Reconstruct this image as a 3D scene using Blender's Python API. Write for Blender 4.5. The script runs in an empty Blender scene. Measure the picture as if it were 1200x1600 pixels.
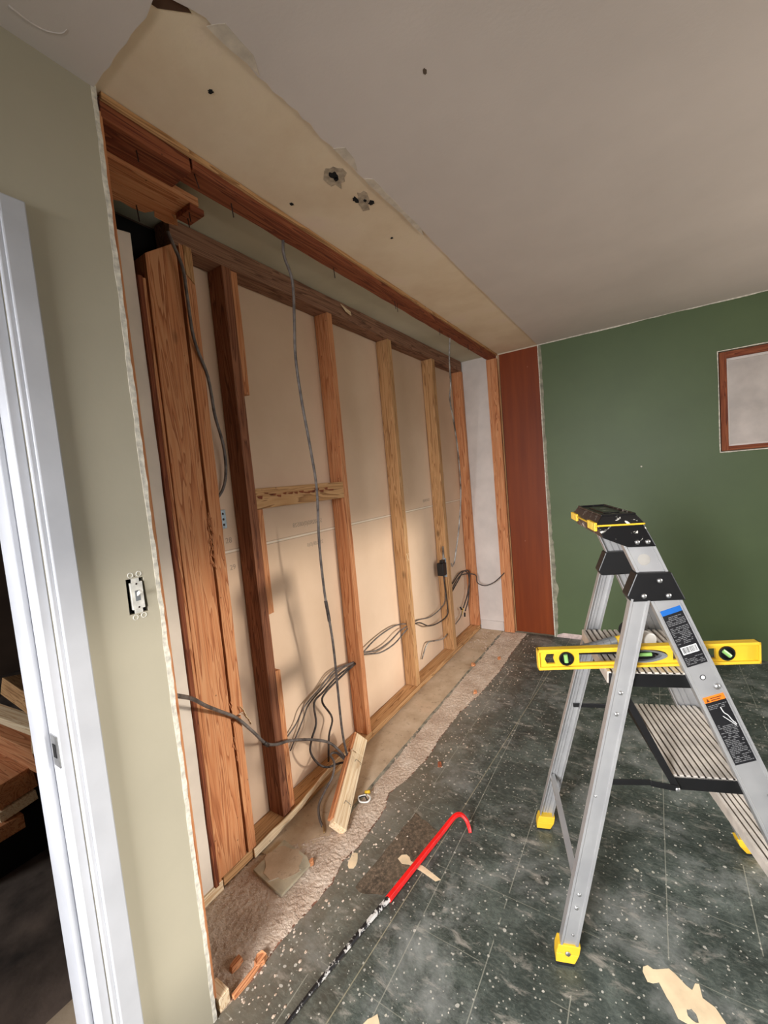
import bpy, bmesh, math, random
from mathutils import Vector, Matrix, noise

random.seed(7)
SC = bpy.context.scene
COL = SC.collection

# ------------------------------------------------------------------ camera
cam_d = bpy.data.cameras.new('camera')
cam_d.sensor_fit = 'HORIZONTAL'
cam_d.sensor_width = 36.0
cam_d.lens = 36.0 * 660.4481 / 1200.0
cam_d.clip_start = 0.02
cam = bpy.data.objects.new('camera', cam_d)
COL.objects.link(cam)
_r = Vector((0.8425, 0.5314, -0.0888)).normalized()
_f = Vector((-0.5376, 0.8399, -0.0742)).normalized()
_u = _r.cross(_f).normalized()
_r = _f.cross(_u).normalized()
cam.matrix_world = Matrix(((_r.x, _u.x, -_f.x, 1.0776), (_r.y, _u.y, -_f.y, 0.0),
                           (_r.z, _u.z, -_f.z, 1.4529), (0, 0, 0, 1)))
SC.camera = cam

# ------------------------------------------------------------------ light
SC.view_settings.view_transform = 'Standard'
SC.view_settings.look = 'None'
SC.view_settings.gamma = 1.0
SC.view_settings.use_curve_mapping = False
SC.view_settings.exposure = -0.12
world = bpy.data.worlds.new('sky')
SC.world = world
world.use_nodes = True
wb = world.node_tree.nodes['Background']
wb.inputs['Color'].default_value = (0.85, 0.92, 1.0, 1)
wb.inputs['Strength'].default_value = 1.0

def aim(o, d):
    o.rotation_euler = Vector(d).to_track_quat('-Z', 'Y').to_euler()

def area(name, loc, d, sx, sy, power, color, spread=180):
    l = bpy.data.lights.new(name, 'AREA')
    l.shape = 'RECTANGLE'; l.size = sx; l.size_y = sy
    l.energy = power; l.color = color; l.spread = math.radians(spread)
    o = bpy.data.objects.new(name, l); COL.objects.link(o)
    o.location = loc; aim(o, d)
    return o

sun_d = bpy.data.lights.new('low_sun', 'SUN')
sun_d.energy = 2.15; sun_d.angle = math.radians(4.0); sun_d.color = (1.0, 0.93, 0.84)
sun = bpy.data.objects.new('low_sun', sun_d); COL.objects.link(sun)
sun.location = (8, 3, 3); aim(sun, (-1, -0.155, -0.19))
area('side_window_daylight', (3.93, 1.9, 1.45), (-1, -0.05, -0.8), 3.1, 1.1, 40, (0.97, 0.97, 1.0), 95)
area('ceiling_fill', (3.93, 1.9, 1.2), (-1, -0.05, 1.15), 3.0, 0.7, 27, (1.0, 0.88, 0.76), 80)  # added upward fill to brighten the ceiling, styled as ground bounce
area('back_fill', (0.55, -1.72, 1.5), (0.12, 1, -0.44), 0.9, 1.0, 70, (0.98, 0.97, 1.0), 96)  # added fill from behind the camera, no known source there
area('other_room_fill', (-2.2, -2.3, 1.5), (0.25, 1, -0.35), 1.0, 0.9, 34, (0.95, 0.97, 1.0), 140)  # added fill to lift the other room, no window built there

# ------------------------------------------------------------------ material tools
class NT:
    def __init__(s, name, rough=0.8, metallic=0.0, spec=0.5):
        s.m = bpy.data.materials.new(name); s.m.use_nodes = True
        s.t = s.m.node_tree; s.b = s.t.nodes['Principled BSDF']
        s.b.inputs['Roughness'].default_value = rough
        s.b.inputs['Metallic'].default_value = metallic
        s.b.inputs['Specular IOR Level'].default_value = spec
        s.tc = s.t.nodes.new('ShaderNodeTexCoord')
    def link(s, a, b): s.t.links.new(a, b)
    def mapping(s, scale=(1, 1, 1), rot=(0, 0, 0), src='Object'):
        n = s.t.nodes.new('ShaderNodeMapping')
        n.inputs['Scale'].default_value = scale; n.inputs['Rotation'].default_value = rot
        s.link(s.tc.outputs[src], n.inputs['Vector']); return n.outputs['Vector']
    def rndshift(s, vec, k=13.0):
        oi = s.t.nodes.new('ShaderNodeObjectInfo')
        v = s.t.nodes.new('ShaderNodeVectorMath'); v.operation = 'MULTIPLY_ADD'
        c = s.t.nodes.new('ShaderNodeCombineXYZ')
        for i in range(3): s.link(oi.outputs['Random'], c.inputs[i])
        s.link(c.outputs[0], v.inputs[0]); v.inputs[1].default_value = (k, k * 0.7, k * 1.3)
        s.link(vec, v.inputs[2]); return v.outputs[0]
    def noise(s, vec, scale, detail=4, rough=0.55, dist=0.0):
        n = s.t.nodes.new('ShaderNodeTexNoise')
        n.inputs['Scale'].default_value = scale; n.inputs['Detail'].default_value = detail
        n.inputs['Roughness'].default_value = rough; n.inputs['Distortion'].default_value = dist
        s.link(vec, n.inputs['Vector']); return n.outputs['Fac']
    def voro(s, vec, scale, rand=1.0, out='Distance'):
        n = s.t.nodes.new('ShaderNodeTexVoronoi')
        n.inputs['Scale'].default_value = scale; n.inputs['Randomness'].default_value = rand
        s.link(vec, n.inputs['Vector']); return n.outputs[out]
    def ramp(s, fac, stops, interp='LINEAR'):
        n = s.t.nodes.new('ShaderNodeValToRGB'); cr = n.color_ramp; cr.interpolation = interp
        while len(cr.elements) > 1: cr.elements.remove(cr.elements[-1])
        cr.elements[0].position = stops[0][0]; cr.elements[0].color = col(stops[0][1])
        for p, c in stops[1:]:
            e = cr.elements.new(p); e.color = col(c)
        s.link(fac, n.inputs['Fac']); return n.outputs['Color']
    def math(s, op, a, b=None, c=None, clamp=False):
        n = s.t.nodes.new('ShaderNodeMath'); n.operation = op; n.use_clamp = clamp
        for i, v in enumerate((a, b, c)):
            if v is None: continue
            if isinstance(v, (int, float)): n.inputs[i].default_value = v
            else: s.link(v, n.inputs[i])
        return n.outputs[0]
    def mix(s, fac, a, b, mode='MIX'):
        n = s.t.nodes.new('ShaderNodeMix'); n.data_type = 'RGBA'; n.blend_type = mode
        for k, v in ((0, fac), (6, a), (7, b)):
            if isinstance(v, (int, float)): n.inputs[k].default_value = v
            elif isinstance(v, (tuple, list)): n.inputs[k].default_value = col(v)
            else: s.link(v, n.inputs[k])
        return n.outputs[2]
    def bump(s, h, strength=0.3, dist=0.002):
        n = s.t.nodes.new('ShaderNodeBump'); n.inputs['Strength'].default_value = strength
        n.inputs['Distance'].default_value = dist
        s.link(h, n.inputs['Height']); s.link(n.outputs[0], s.b.inputs['Normal'])
    def base(s, c):
        if isinstance(c, (tuple, list)): s.b.inputs['Base Color'].default_value = col(c)
        else: s.link(c, s.b.inputs['Base Color'])
        return s
    def sep(s, vec):
        n = s.t.nodes.new('ShaderNodeSeparateXYZ'); s.link(vec, n.inputs[0]); return n.outputs

def lin(v): return v / 12.92 if v <= 0.04045 else ((v + 0.055) / 1.055) ** 2.4
def col(c):
    """8-bit sRGB triple -> linear RGBA"""
    if isinstance(c, (int, float)): return (c, c, c, 1)
    if len(c) == 4: return c
    return tuple(lin(x / 255.0) for x in c) + (1.0,)

def plain(name, c, rough=0.7, metallic=0.0, var=0.06, scale=8, bump=0.0, spec=0.5):
    n = NT(name, rough, metallic, spec)
    v = n.mapping()
    f = n.noise(v, scale, 4)
    d = tuple(max(0, x * (1 - var * 2)) for x in c); l = tuple(min(255, x * (1 + var)) for x in c)
    n.base(n.ramp(f, [(0.3, d), (0.7, l)]))
    if bump: n.bump(n.noise(v, scale * 12, 3), bump, 0.002)
    return n.m

def wood(name, light, mid, dark, axis='z', rough=0.75, ringscale=26, stain=0.0):
    n = NT(name, rough, spec=0.3)
    st = {'x': (0.045, 1, 1), 'y': (1, 0.045, 1), 'z': (1, 1, 0.045)}[axis]
    v = n.rndshift(n.mapping(st))
    warp = n.noise(v, 7, 2)
    w = n.t.nodes.new('ShaderNodeTexNoise'); w.inputs['Scale'].default_value = ringscale
    w.inputs['Detail'].default_value = 2; w.inputs['Distortion'].default_value = 1.2
    n.link(v, w.inputs['Vector'])
    band = n.math('FRACT', n.math('MULTIPLY', w.outputs['Fac'], 7.0))
    c1 = n.ramp(band, [(0.0, light), (0.6, mid), (0.92, dark), (1.0, light)])
    fine = n.noise(v, 260, 3, 0.7)
    c2 = n.mix(n.ramp(fine, [(0.35, (70, 70, 70)), (0.65, (0, 0, 0))]), c1, dark)
    big = n.noise(n.rndshift(n.mapping({'x': (.3, 1, 1), 'y': (1, .3, 1), 'z': (1, 1, .3)}[axis]), 31), 5, 3)
    c3 = n.mix(n.ramp(big, [(0.45, (0, 0, 0)), (0.8, (150, 150, 150))]), c2, mid)
    kn = n.voro(n.rndshift(n.mapping({'x': (.45, 1, 1), 'y': (1, .45, 1), 'z': (1, 1, .45)}[axis]), 17), 5.2)
    kd = tuple(x * 0.45 for x in dark)
    c4 = n.mix(n.ramp(kn, [(0.035, (210, 210, 210)), (0.09, (0, 0, 0))]), c3, kd)
    nails = n.voro(n.rndshift(n.mapping(), 5), 14)
    c5 = n.mix(n.ramp(nails, [(0.035, (200, 200, 200)), (0.05, (0, 0, 0))]), c4, (40, 25, 18))
    dirt = n.noise(n.rndshift(n.mapping(), 9), 11, 5, 0.7)
    c6 = n.mix(n.ramp(dirt, [(0.56, (0, 0, 0)), (0.75, (90, 90, 90))]), c5, tuple(x * 0.6 for x in dark))
    n.base(c6)
    n.bump(fine, 0.35, 0.002)
    return n.m

M = {}
# old fir, orange brown
for ax in 'xyz':
    M['fir_' + ax] = wood('old fir ' + ax, (214, 156, 110), (202, 134, 88), (158, 94, 58), ax)
    M['dark_fir_' + ax] = wood('dark fir ' + ax, (150, 88, 56), (130, 68, 42), (92, 44, 27), ax)
    M['pale_' + ax] = wood('pale pine ' + ax, (250, 230, 196), (242, 216, 176), (216, 178, 132), ax)
    M['shadow_fir_' + ax] = wood('dark shaded fir ' + ax, (156, 104, 74), (136, 84, 58), (96, 56, 38), ax)  # first stud's fir: weathered dark, plus its side's shade put into the colour
    M['tan_' + ax] = wood('tan pine ' + ax, (206, 162, 114), (190, 144, 96), (140, 98, 60), ax)
    M['grey_' + ax] = wood('dusty plate wood ' + ax, (158, 118, 92), (138, 98, 76), (98, 66, 50), ax)

def paint(name, c, mott=0.05, rough=0.55, bump=0.15, sc=1.6):
    n = NT(name, rough, spec=0.35)
    v = n.mapping()
    f = n.noise(v, sc, 5, 0.6)
    n.base(n.ramp(f, [(0.3, tuple(x * (1 - mott) for x in c)), (0.7, tuple(min(255, x * (1 + mott)) for x in c))]))
    n.bump(n.noise(v, 130, 3), bump, 0.001)
    return n.m
M['sage'] = paint('sage paint', (176, 169, 148), 0.03)
M['green'] = paint('green paint', (84, 100, 66), 0.04, 0.5)
M['ceil'] = paint('ceiling paint', (208, 198, 190), 0.03, 0.8, 0.3)
M['backwall'] = paint('warm beige paint', (196, 172, 142), 0.03)
M['white'] = plain('white trim paint', (188, 190, 194), 0.35, var=0.02, spec=0.5)
M['white2'] = plain('white plaster edge', (220, 214, 198), 0.9, var=0.10, scale=60, bump=0.25)
M['cream'] = plain('cream board', (238, 224, 206), 0.8, var=0.03, scale=5)
M['whitebd'] = plain('white board', (222, 214, 206), 0.8, var=0.03, scale=5, bump=0.1)
M['skim'] = plain('old skim coat', (150, 148, 128), 0.9, var=0.12, scale=25, bump=0.4)

n = NT('brown panel', 0.5, spec=0.25)
v = n.mapping((1, 1, 0.06))
f = n.noise(v, 14, 4, 0.6)
c = n.ramp(f, [(0.3, (110, 46, 16)), (0.7, (134, 62, 22))])
sp = n.voro(n.mapping(), 9)
c = n.mix(n.ramp(sp, [(0.03, (160, 160, 160)), (0.05, (0, 0, 0))]), c, (190, 140, 120))
n.base(c); M['panel'] = n.m

# bare ceiling strip
n = NT('bare ceiling plaster', 0.9, spec=0.2)
v = n.mapping()
f = n.noise(v, 2.5, 5, 0.6)
c = n.ramp(f, [(0.3, (218, 196, 166)), (0.55, (230, 212, 184)), (0.75, (230, 208, 190))])
f2 = n.noise(v, 30, 3)
c = n.mix(n.ramp(f2, [(0.62, (0, 0, 0)), (0.8, (60, 60, 60))]), c, (150, 125, 95))
n.base(c); n.bump(n.noise(v, 60, 4), 0.3, 0.002); M['strip'] = n.m
n = NT('closet ceiling paint', 0.8, spec=0.2)
n.base(n.ramp(n.noise(n.mapping(), 3, 4), [(0.3, (188, 184, 160)), (0.7, (204, 200, 178))])); M['soffit'] = n.m

# back of the drywall
n = NT('drywall back paper', 0.85, spec=0.2)
v = n.mapping()
f = n.noise(v, 1.8, 6, 0.6)
c = n.ramp(f, [(0.3, (216, 186, 156)), (0.7, (228, 200, 172))])
sp = n.voro(v, 16)
c = n.mix(n.ramp(sp, [(0.02, (120, 120, 120)), (0.035, (0, 0, 0))]), c, (120, 95, 75))
sm = n.noise(n.mapping((1, 4, 1)), 7, 3)
c = n.mix(n.ramp(sm, [(0.66, (0, 0, 0)), (0.74, (90, 90, 90))]), c, (232, 214, 192))
n.base(c); M['paper'] = n.m

# floor tile
def floor_mat():
    n = NT('green black floor tile', 0.5, spec=0.5)
    v = n.mapping()
    s = n.sep(v)
    T = 0.229
    a = n.noise(v, 6, 6, 0.65, 0.6)
    c = n.ramp(a, [(0.3, (38, 44, 40)), (0.5, (60, 68, 62)), (0.7, (98, 106, 98))])
    b = n.noise(n.mapping((1, 3, 1), (0, 0, 0.7)), 38, 5, 0.75, 1.0)
    c = n.mix(n.ramp(b, [(0.45, (0, 0, 0)), (0.7, (175, 175, 175))]), c, (128, 134, 122))
    b2 = n.noise(n.mapping((1, 1.6, 1), (0, 0, 1.9)), 70, 5, 0.8, 1.4)
    c = n.mix(n.ramp(b2, [(0.47, (0, 0, 0)), (0.62, (180, 180, 180))]), c, (22, 27, 24))
    # per tile tone
    tx = n.math('FLOOR', n.math('DIVIDE', n.math('SUBTRACT', s[0], 0.153), T))
    ty = n.math('FLOOR', n.math('DIVIDE', n.math('SUBTRACT', s[1], 0.150), T))
    cb = n.t.nodes.new('ShaderNodeCombineXYZ'); n.link(tx, cb.inputs[0]); n.link(ty, cb.inputs[1])
    wn = n.t.nodes.new('ShaderNodeTexWhiteNoise'); n.link(cb.outputs[0], wn.inputs['Vector'])
    c = n.mix(n.math('MULTIPLY', wn.outputs['Value'], 0.25), c, (50, 56, 54))
    # chalky smears
    d = n.noise(v, 3.3, 7, 0.68, 0.4)
    c = n.mix(n.ramp(d, [(0.5, (0, 0, 0)), (0.68, (185, 185, 185))]), c, (162, 164, 158))
    d2 = n.noise(n.mapping((1, 2.2, 1), (0, 0, -0.5)), 9, 6, 0.7, 0.5)
    c = n.mix(n.ramp(d2, [(0.56, (0, 0, 0)), (0.72, (190, 190, 190))]), c, (184, 176, 162))
    # dust near the dug-up strip
    dx = n.ramp(s[0], [(0.02, (190, 190, 190)), (0.34, (0, 0, 0))])
    dn = n.noise(v, 14, 5, 0.7)
    dm = n.math('MULTIPLY', dx, n.math('ADD', dn, 0.15))
    c = n.mix(dm, c, (150, 132, 110))
    # seams
    def seam(coord, off, w):
        q = n.math('FRACT', n.math('DIVIDE', n.math('SUBTRACT', coord, off), T))
        q = n.math('ABSOLUTE', n.math('SUBTRACT', q, 0.5))
        return n.math('GREATER_THAN', q, 0.5 - w)
    wob = n.noise(v, 9, 2)
    sx = n.math('ADD', s[0], n.math('MULTIPLY', wob, 0.004))
    sy = n.math('ADD', s[1], n.math('MULTIPLY', wob, 0.004))
    lx = n.math('MULTIPLY', seam(sx, 0.155, 0.0065), n.math('GREATER_THAN', n.noise(n.mapping((1, .6, 1)), 5, 3), 0.44))
    ly = n.math('MULTIPLY', seam(sy, 0.152, 0.005), n.math('GREATER_THAN', n.noise(v, 6, 3), 0.5))
    c = n.mix(n.math('MULTIPLY', lx, 0.5), c, (160, 158, 142))
    c = n.mix(n.math('MULTIPLY', ly, 0.45), c, (150, 148, 132))
    # scratch lines beside the crowbar
    k = n.math('SUBTRACT', n.math('ADD', s[0], n.math('MULTIPLY', s[1], -0.06)), 0.235)
    ln = n.math('LESS_THAN', n.math('ABSOLUTE', k), 0.0016)
    c = n.mix(n.math('MULTIPLY', ln, 0.5), c, (170, 160, 130))
    # paint drops, three sizes
    for sc, thr, cut, cc in ((80, 0.28, 0.42, (206, 200, 184)), (36, 0.20, 0.52, (214, 208, 194)), (14, 0.10, 0.35, (216, 208, 186))):
        vo = n.t.nodes.new('ShaderNodeTexVoronoi'); vo.inputs['Scale'].default_value = sc
        wv = n.t.nodes.new('ShaderNodeVectorMath'); wv.operation = 'ADD'
        nn = n.t.nodes.new('ShaderNodeTexNoise'); nn.inputs['Scale'].default_value = sc * 1.5
        n.link(v, nn.inputs['Vector'])
        sc2 = n.t.nodes.new('ShaderNodeVectorMath'); sc2.operation = 'SCALE'; sc2.inputs['Scale'].default_value = 0.35 / sc
        n.link(nn.outputs['Color'], sc2.inputs[0])
        n.link(v, wv.inputs[0]); n.link(sc2.outputs[0], wv.inputs[1])
        n.link(wv.outputs[0], vo.inputs['Vector'])
        sp = n.sep(vo.outputs['Color'])
        rad = n.math('MULTIPLY', sp[0], thr)
        hit = n.math('LESS_THAN', vo.outputs['Distance'], rad)
        hit = n.math('MULTIPLY', hit, n.math('GREATER_THAN', sp[1], cut))
        hit = n.math('MULTIPLY', hit, n.math('ADD', n.math('MULTIPLY', sp[2], 0.5), 0.45), clamp=True)
        c = n.mix(hit, c, cc)
    n.base(c)
    rr = n.ramp(a, [(0.3, (95, 95, 95)), (0.7, (150, 150, 150))])
    n.link(n.math('ADD', rr, 0.22), n.b.inputs['Roughness'])
    n.bump(b, 0.25, 0.002)
    return n.m
M['tile'] = floor_mat()

n = NT('rough mortar', 0.95, spec=0.15)
v = n.mapping()
f = n.noise(v, 9, 6, 0.7)
c = n.ramp(f, [(0.3, (176, 148, 124)), (0.5, (206, 182, 158)), (0.7, (228, 210, 190))])
f2 = n.noise(v, 55, 4, 0.7)
c = n.mix(n.ramp(f2, [(0.35, (120, 120, 120)), (0.55, (0, 0, 0))]), c, (158, 126, 106))
f9 = n.noise(v, 260, 3, 0.8)
c = n.mix(n.ramp(f9, [(0.5, (0, 0, 0)), (0.62, (200, 200, 200))]), c, (242, 230, 214))
f3 = n.noise(v, 4, 4, 0.6)
c = n.mix(n.ramp(f3, [(0.6, (0, 0, 0)), (0.75, (140, 140, 140))]), c, (120, 112, 106))
n.base(c); n.bump(n.noise(v, 210, 4, 0.7), 1.0, 0.006); M['mortar'] = n.m

n = NT('old subfloor skin', 0.85, spec=0.2)
v = n.mapping()
f = n.noise(v, 6, 6, 0.65)
c = n.ramp(f, [(0.3, (176, 152, 124)), (0.5, (196, 174, 146)), (0.72, (214, 194, 168))])
f2 = n.noise(v, 22, 4, 0.7)
c = n.mix(n.ramp(f2, [(0.58, (0, 0, 0)), (0.68, (170, 170, 170))]), c, (120, 98, 78))
f3 = n.noise(v, 3, 3)
c = n.mix(n.ramp(f3, [(0.6, (0, 0, 0)), (0.78, (150, 150, 150))]), c, (190, 136, 86))
n.base(c); n.bump(f2, 0.4, 0.003); M['subfloor'] = n.m

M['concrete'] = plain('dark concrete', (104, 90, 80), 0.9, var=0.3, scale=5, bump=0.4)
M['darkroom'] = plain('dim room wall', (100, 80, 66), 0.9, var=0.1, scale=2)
M['black'] = plain('black plastic', (16, 16, 17), 0.42, var=0.1, scale=20)
M['blackrub'] = plain('black rubber', (18, 18, 18), 0.7, var=0.1)
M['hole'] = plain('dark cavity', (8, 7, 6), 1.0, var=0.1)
M['yellow'] = plain('yellow plastic', (226, 184, 48), 0.4, var=0.03, scale=12)
M['steel'] = plain('zinc steel', (190, 190, 188), 0.35, 0.9, var=0.08, scale=30)
M['galv'] = plain('galvanised box', (176, 190, 198), 0.45, 0.5, var=0.12, scale=40)
M['nail'] = plain('dark nail', (52, 36, 30), 0.6, 0.4)
M['staple'] = plain('staple steel', (92, 84, 80), 0.45, 0.6)
M['redp'] = plain('red paint', (222, 26, 24), 0.33, var=0.05, scale=20)
M['white_plastic'] = plain('white plastic', (226, 224, 216), 0.45, var=0.03)
M['device'] = plain('ivory switch', (214, 212, 202), 0.4, var=0.06, scale=60)
M['grey_plastic'] = plain('grey plastic', (112, 116, 118), 0.5, var=0.05)
M['green_glass'] = plain('vial green', (142, 190, 108), 0.15, var=0.03)
M['label_black'] = plain('sticker black', (26, 26, 28), 0.4, var=0.05)
M['label_blue'] = plain('sticker blue', (28, 98, 176), 0.4, var=0.02)
M['label_orange'] = plain('sticker orange', (238, 122, 34), 0.4, var=0.02)
M['label_text'] = plain('sticker grey print', (112, 112, 112), 0.5, var=0.02)
M['label_white'] = plain('sticker white', (220, 220, 216), 0.4, var=0.02)
M['pencil'] = plain('grey print on paper', (176, 154, 134), 0.9, var=0.02)
M['cream_paint'] = plain('cream paint spill', (226, 202, 164), 0.5, var=0.05, scale=14)
M['grout'] = plain('grey green tile piece', (186, 176, 150), 0.7, var=0.12, scale=12)
M['tape'] = plain('white joint gap', (236, 224, 206), 0.8, var=0.02)
M['copper'] = plain('bare wire', (178, 150, 104), 0.4, 0.7)

n = NT('brushed aluminium', 0.48, 0.6)
v = n.mapping((1, 1, 1))
f = n.noise(v, 9, 3)
c = n.ramp(f, [(0.3, (168, 168, 168)), (0.7, (184, 184, 182))])
f2 = n.noise(n.mapping(), 35, 4, 0.7)
c = n.mix(n.ramp(f2, [(0.70, (0, 0, 0)), (0.74, (160, 160, 160))]), c, (226, 220, 210))
n.base(c); M['alu'] = n.m
M['alu_tread'] = plain('ribbed aluminium', (216, 208, 196), 0.5, 0.35, var=0.07, scale=14)
M['groove'] = plain('dark groove', (104, 94, 84), 0.8, 0.0, var=0.1, scale=30)  # darker strips along the tread grooves

n = NT('cable jacket', 0.5, spec=0.4)
f = n.noise(n.mapping(), 30, 4)
n.base(n.ramp(f, [(0.35, (78, 70, 66)), (0.65, (124, 116, 110))])); M['cable'] = n.m
n = NT('dark cable jacket', 0.5, spec=0.4)
f = n.noise(n.mapping(), 40, 4)
n.base(n.ramp(f, [(0.35, (40, 34, 32)), (0.65, (86, 76, 70))])); M['cable_dark'] = n.m
n = NT('silver cable', 0.35, 0.5)
f = n.noise(n.mapping(), 12, 3)
n.base(n.ramp(f, [(0.35, (96, 88, 80)), (0.6, (190, 188, 182))])); M['cable_silver'] = n.m

n = NT('bare bar with paint flakes', 0.45, 0.3)
v = n.mapping()
f = n.noise(v, 34, 4, 0.7)
n.base(n.ramp(f, [(0.52, (34, 32, 32)), (0.56, (216, 212, 204))])); M['barsteel'] = n.m
n = NT('cap plastic with drips', 0.3)
v = n.mapping((1, 2.0, 1))
f = n.noise(v, 26, 4, 0.6, 0.8)
n.base(n.ramp(f, [(0.62, (20, 20, 21)), (0.66, (216, 212, 200))])); M['cap'] = n.m

# ------------------------------------------------------------------ mesh tools
def link_mesh(name, verts, faces, mat, parent=None, smooth=False, bevel=0.0, keep_origin=False, mats=None, fm=None):
    """verts are in world space for a top-level mesh (origin moved to its base centre) or in the parent's space."""
    me = bpy.data.meshes.new(name)
    vs = [Vector(v) for v in verts]
    off = Vector((0, 0, 0))
    if not keep_origin:
        xs = [v.x for v in vs]; ys = [v.y for v in vs]; zs = [v.z for v in vs]
        off = Vector(((min(xs) + max(xs)) / 2, (min(ys) + max(ys)) / 2, min(zs)))
    me.from_pydata([tuple(v - off) for v in vs], [], faces)
    me.validate()
    bm = bmesh.new(); bm.from_mesh(me)
    bmesh.ops.recalc_face_normals(bm, faces=bm.faces); bm.to_mesh(me); bm.free()
    for m_ in ([mat] + (mats or [])): me.materials.append(m_)
    if fm:
        for p, i in zip(me.polygons, fm): p.material_index = i
    if smooth:
        for p in me.polygons: p.use_smooth = True
    o = bpy.data.objects.new(name, me)
    COL.objects.link(o)
    o.location = off
    if parent: o.parent = parent
    if bevel:
        b = o.modifiers.new('edge', 'BEVEL'); b.width = bevel; b.segments = 2; b.limit_method = 'ANGLE'
    return o

def tag(o, label=None, cat=None, group=None, kind=None):
    if label: o['label'] = label
    if cat: o['category'] = cat
    if group: o['group'] = group
    if kind: o['kind'] = kind
    return o

def empty(name, loc=(0, 0, 0), rz=0, label=None, cat=None, group=None):
    o = bpy.data.objects.new(name, None); o.empty_display_size = 0.05
    COL.objects.link(o); o.location = loc; o.rotation_euler = (0, 0, rz)
    return tag(o, label, cat, group)

class MB:
    def __init__(s): s.v = []; s.f = []; s.m = []
    def add(s, vs, fs, mi=0):
        k = len(s.v); s.v += [Vector(v) for v in vs]; s.f += [tuple(i + k for i in f) for f in fs]; s.m += [mi] * len(fs); return s
    def box(s, x0, x1, y0, y1, z0, z1, mi=0):
        vs = [(x, y, z) for z in (z0, z1) for y in (y0, y1) for x in (x0, x1)]
        return s.add(vs, [(0, 2, 3, 1), (4, 5, 7, 6), (0, 1, 5, 4), (2, 6, 7, 3), (0, 4, 6, 2), (1, 3, 7, 5)], mi)
    def bar(s, p, q, w, h, up=(0, 0, 1), mi=0):
        p = Vector(p); q = Vector(q); d = (q - p).normalized()
        a = d.cross(Vector(up)).normalized(); b = a.cross(d).normalized()
        vs = []
        for c in (p, q):
            for i, j in ((-1, -1), (1, -1), (1, 1), (-1, 1)): vs.append(c + a * i * w / 2 + b * j * h / 2)
        return s.add(vs, [(0, 1, 2, 3), (7, 6, 5, 4), (0, 4, 5, 1), (1, 5, 6, 2), (2, 6, 7, 3), (3, 7, 4, 0)], mi)
    def tube(s, pts, r, seg=8, smoothn=4, mi=0, r_end=None, cap=True):
        pts = [Vector(p) for p in pts]
        if smoothn > 1 and len(pts) > 2:
            P = [pts[0] * 2 - pts[1]] + pts + [pts[-1] * 2 - pts[-2]]
            out = []
            for i in range(1, len(P) - 2):
                for k in range(smoothn):
                    t = k / smoothn
                    a, b, c, d = P[i - 1], P[i], P[i + 1], P[i + 2]
                    out.append(0.5 * ((2 * b) + (c - a) * t + (2 * a - 5 * b + 4 * c - d) * t * t + (3 * b - a - 3 * c + d) * t ** 3))
            out.append(pts[-1]); pts = out
        k = len(s.v); n = len(pts)
        ref = Vector((0.13, 0.21, 0.97))
        for i, p in enumerate(pts):
            d = (pts[min(i + 1, n - 1)] - pts[max(i - 1, 0)]).normalized()
            if abs(d.dot(ref)) > 0.97: ref = Vector((0.9, 0.3, 0.1))
            a = d.cross(ref).normalized(); ref2 = a.cross(d).normalized(); ref = ref2
            rr = r if r_end is None else r + (r_end - r) * i / (n - 1)
            for j in range(seg):
                t = 2 * math.pi * j / seg
                s.v.append(p + (a * math.cos(t) + ref2 * math.sin(t)) * rr)
        for i in range(n - 1):
            for j in range(seg):
                s.f.append((k + i * seg + j, k + i * seg + (j + 1) % seg, k + (i + 1) * seg + (j + 1) % seg, k + (i + 1) * seg + j)); s.m.append(mi)
        if cap:
            s.f.append(tuple(k + j for j in range(seg))[::-1]); s.m.append(mi)
            s.f.append(tuple(k + (n - 1) * seg + j for j in range(seg))); s.m.append(mi)
        return s
    def prism(s, poly, vec, mi=0):
        """closed polygon (3D points) extruded by vec"""
        poly = [Vector(p) for p in poly]; n = len(poly); vec = Vector(vec)
        fs = [tuple(range(n))[::-1], tuple(range(n, 2 * n))] + [(i, (i + 1) % n, (i + 1) % n + n, i + n) for i in range(n)]
        return s.add(poly + [p + vec for p in poly], fs, mi)
    def loft(s, ring0, ring1, mi=0):
        n = len(ring0)
        return s.add(list(ring0) + list(ring1), [tuple(range(n))[::-1], tuple(range(n, 2 * n))] + [(i, (i + 1) % n, (i + 1) % n + n, i + n) for i in range(n)], mi)
    def dome(s, c, nrm, r, h, mi=0, seg=12):
        c = Vector(c); nrm = Vector(nrm).normalized()
        a = nrm.cross(Vector((0.1, 0.3, 0.9))).normalized(); b = nrm.cross(a)
        k = len(s.v)
        for rr, hh in ((1, 0), (0.85, 0.5), (0.5, 0.88)):
            for j in range(seg):
                t = 2 * math.pi * j / seg
                s.v.append(c + (a * math.cos(t) + b * math.sin(t)) * r * rr + nrm * h * hh)
        s.v.append(c + nrm * h)
        for i in range(2):
            for j in range(seg):
                s.f.append((k + i * seg + j, k + i * seg + (j + 1) % seg, k + (i + 1) * seg + (j + 1) % seg, k + (i + 1) * seg + j)); s.m.append(mi)
        for j in range(seg):
            s.f.append((k + 2 * seg + j, k + 2 * seg + (j + 1) % seg, k + 3 * seg)); s.m.append(mi)
        s.f.append(tuple(k + j for j in range(seg))[::-1]); s.m.append(mi)
        return s
    def build(s, name, mat, parent=None, smooth=False, bevel=0.0, keep_origin=False, mats=None):
        return link_mesh(name, s.v, s.f, mat, parent, smooth, bevel, keep_origin, mats, s.m if mats else None)

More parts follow.
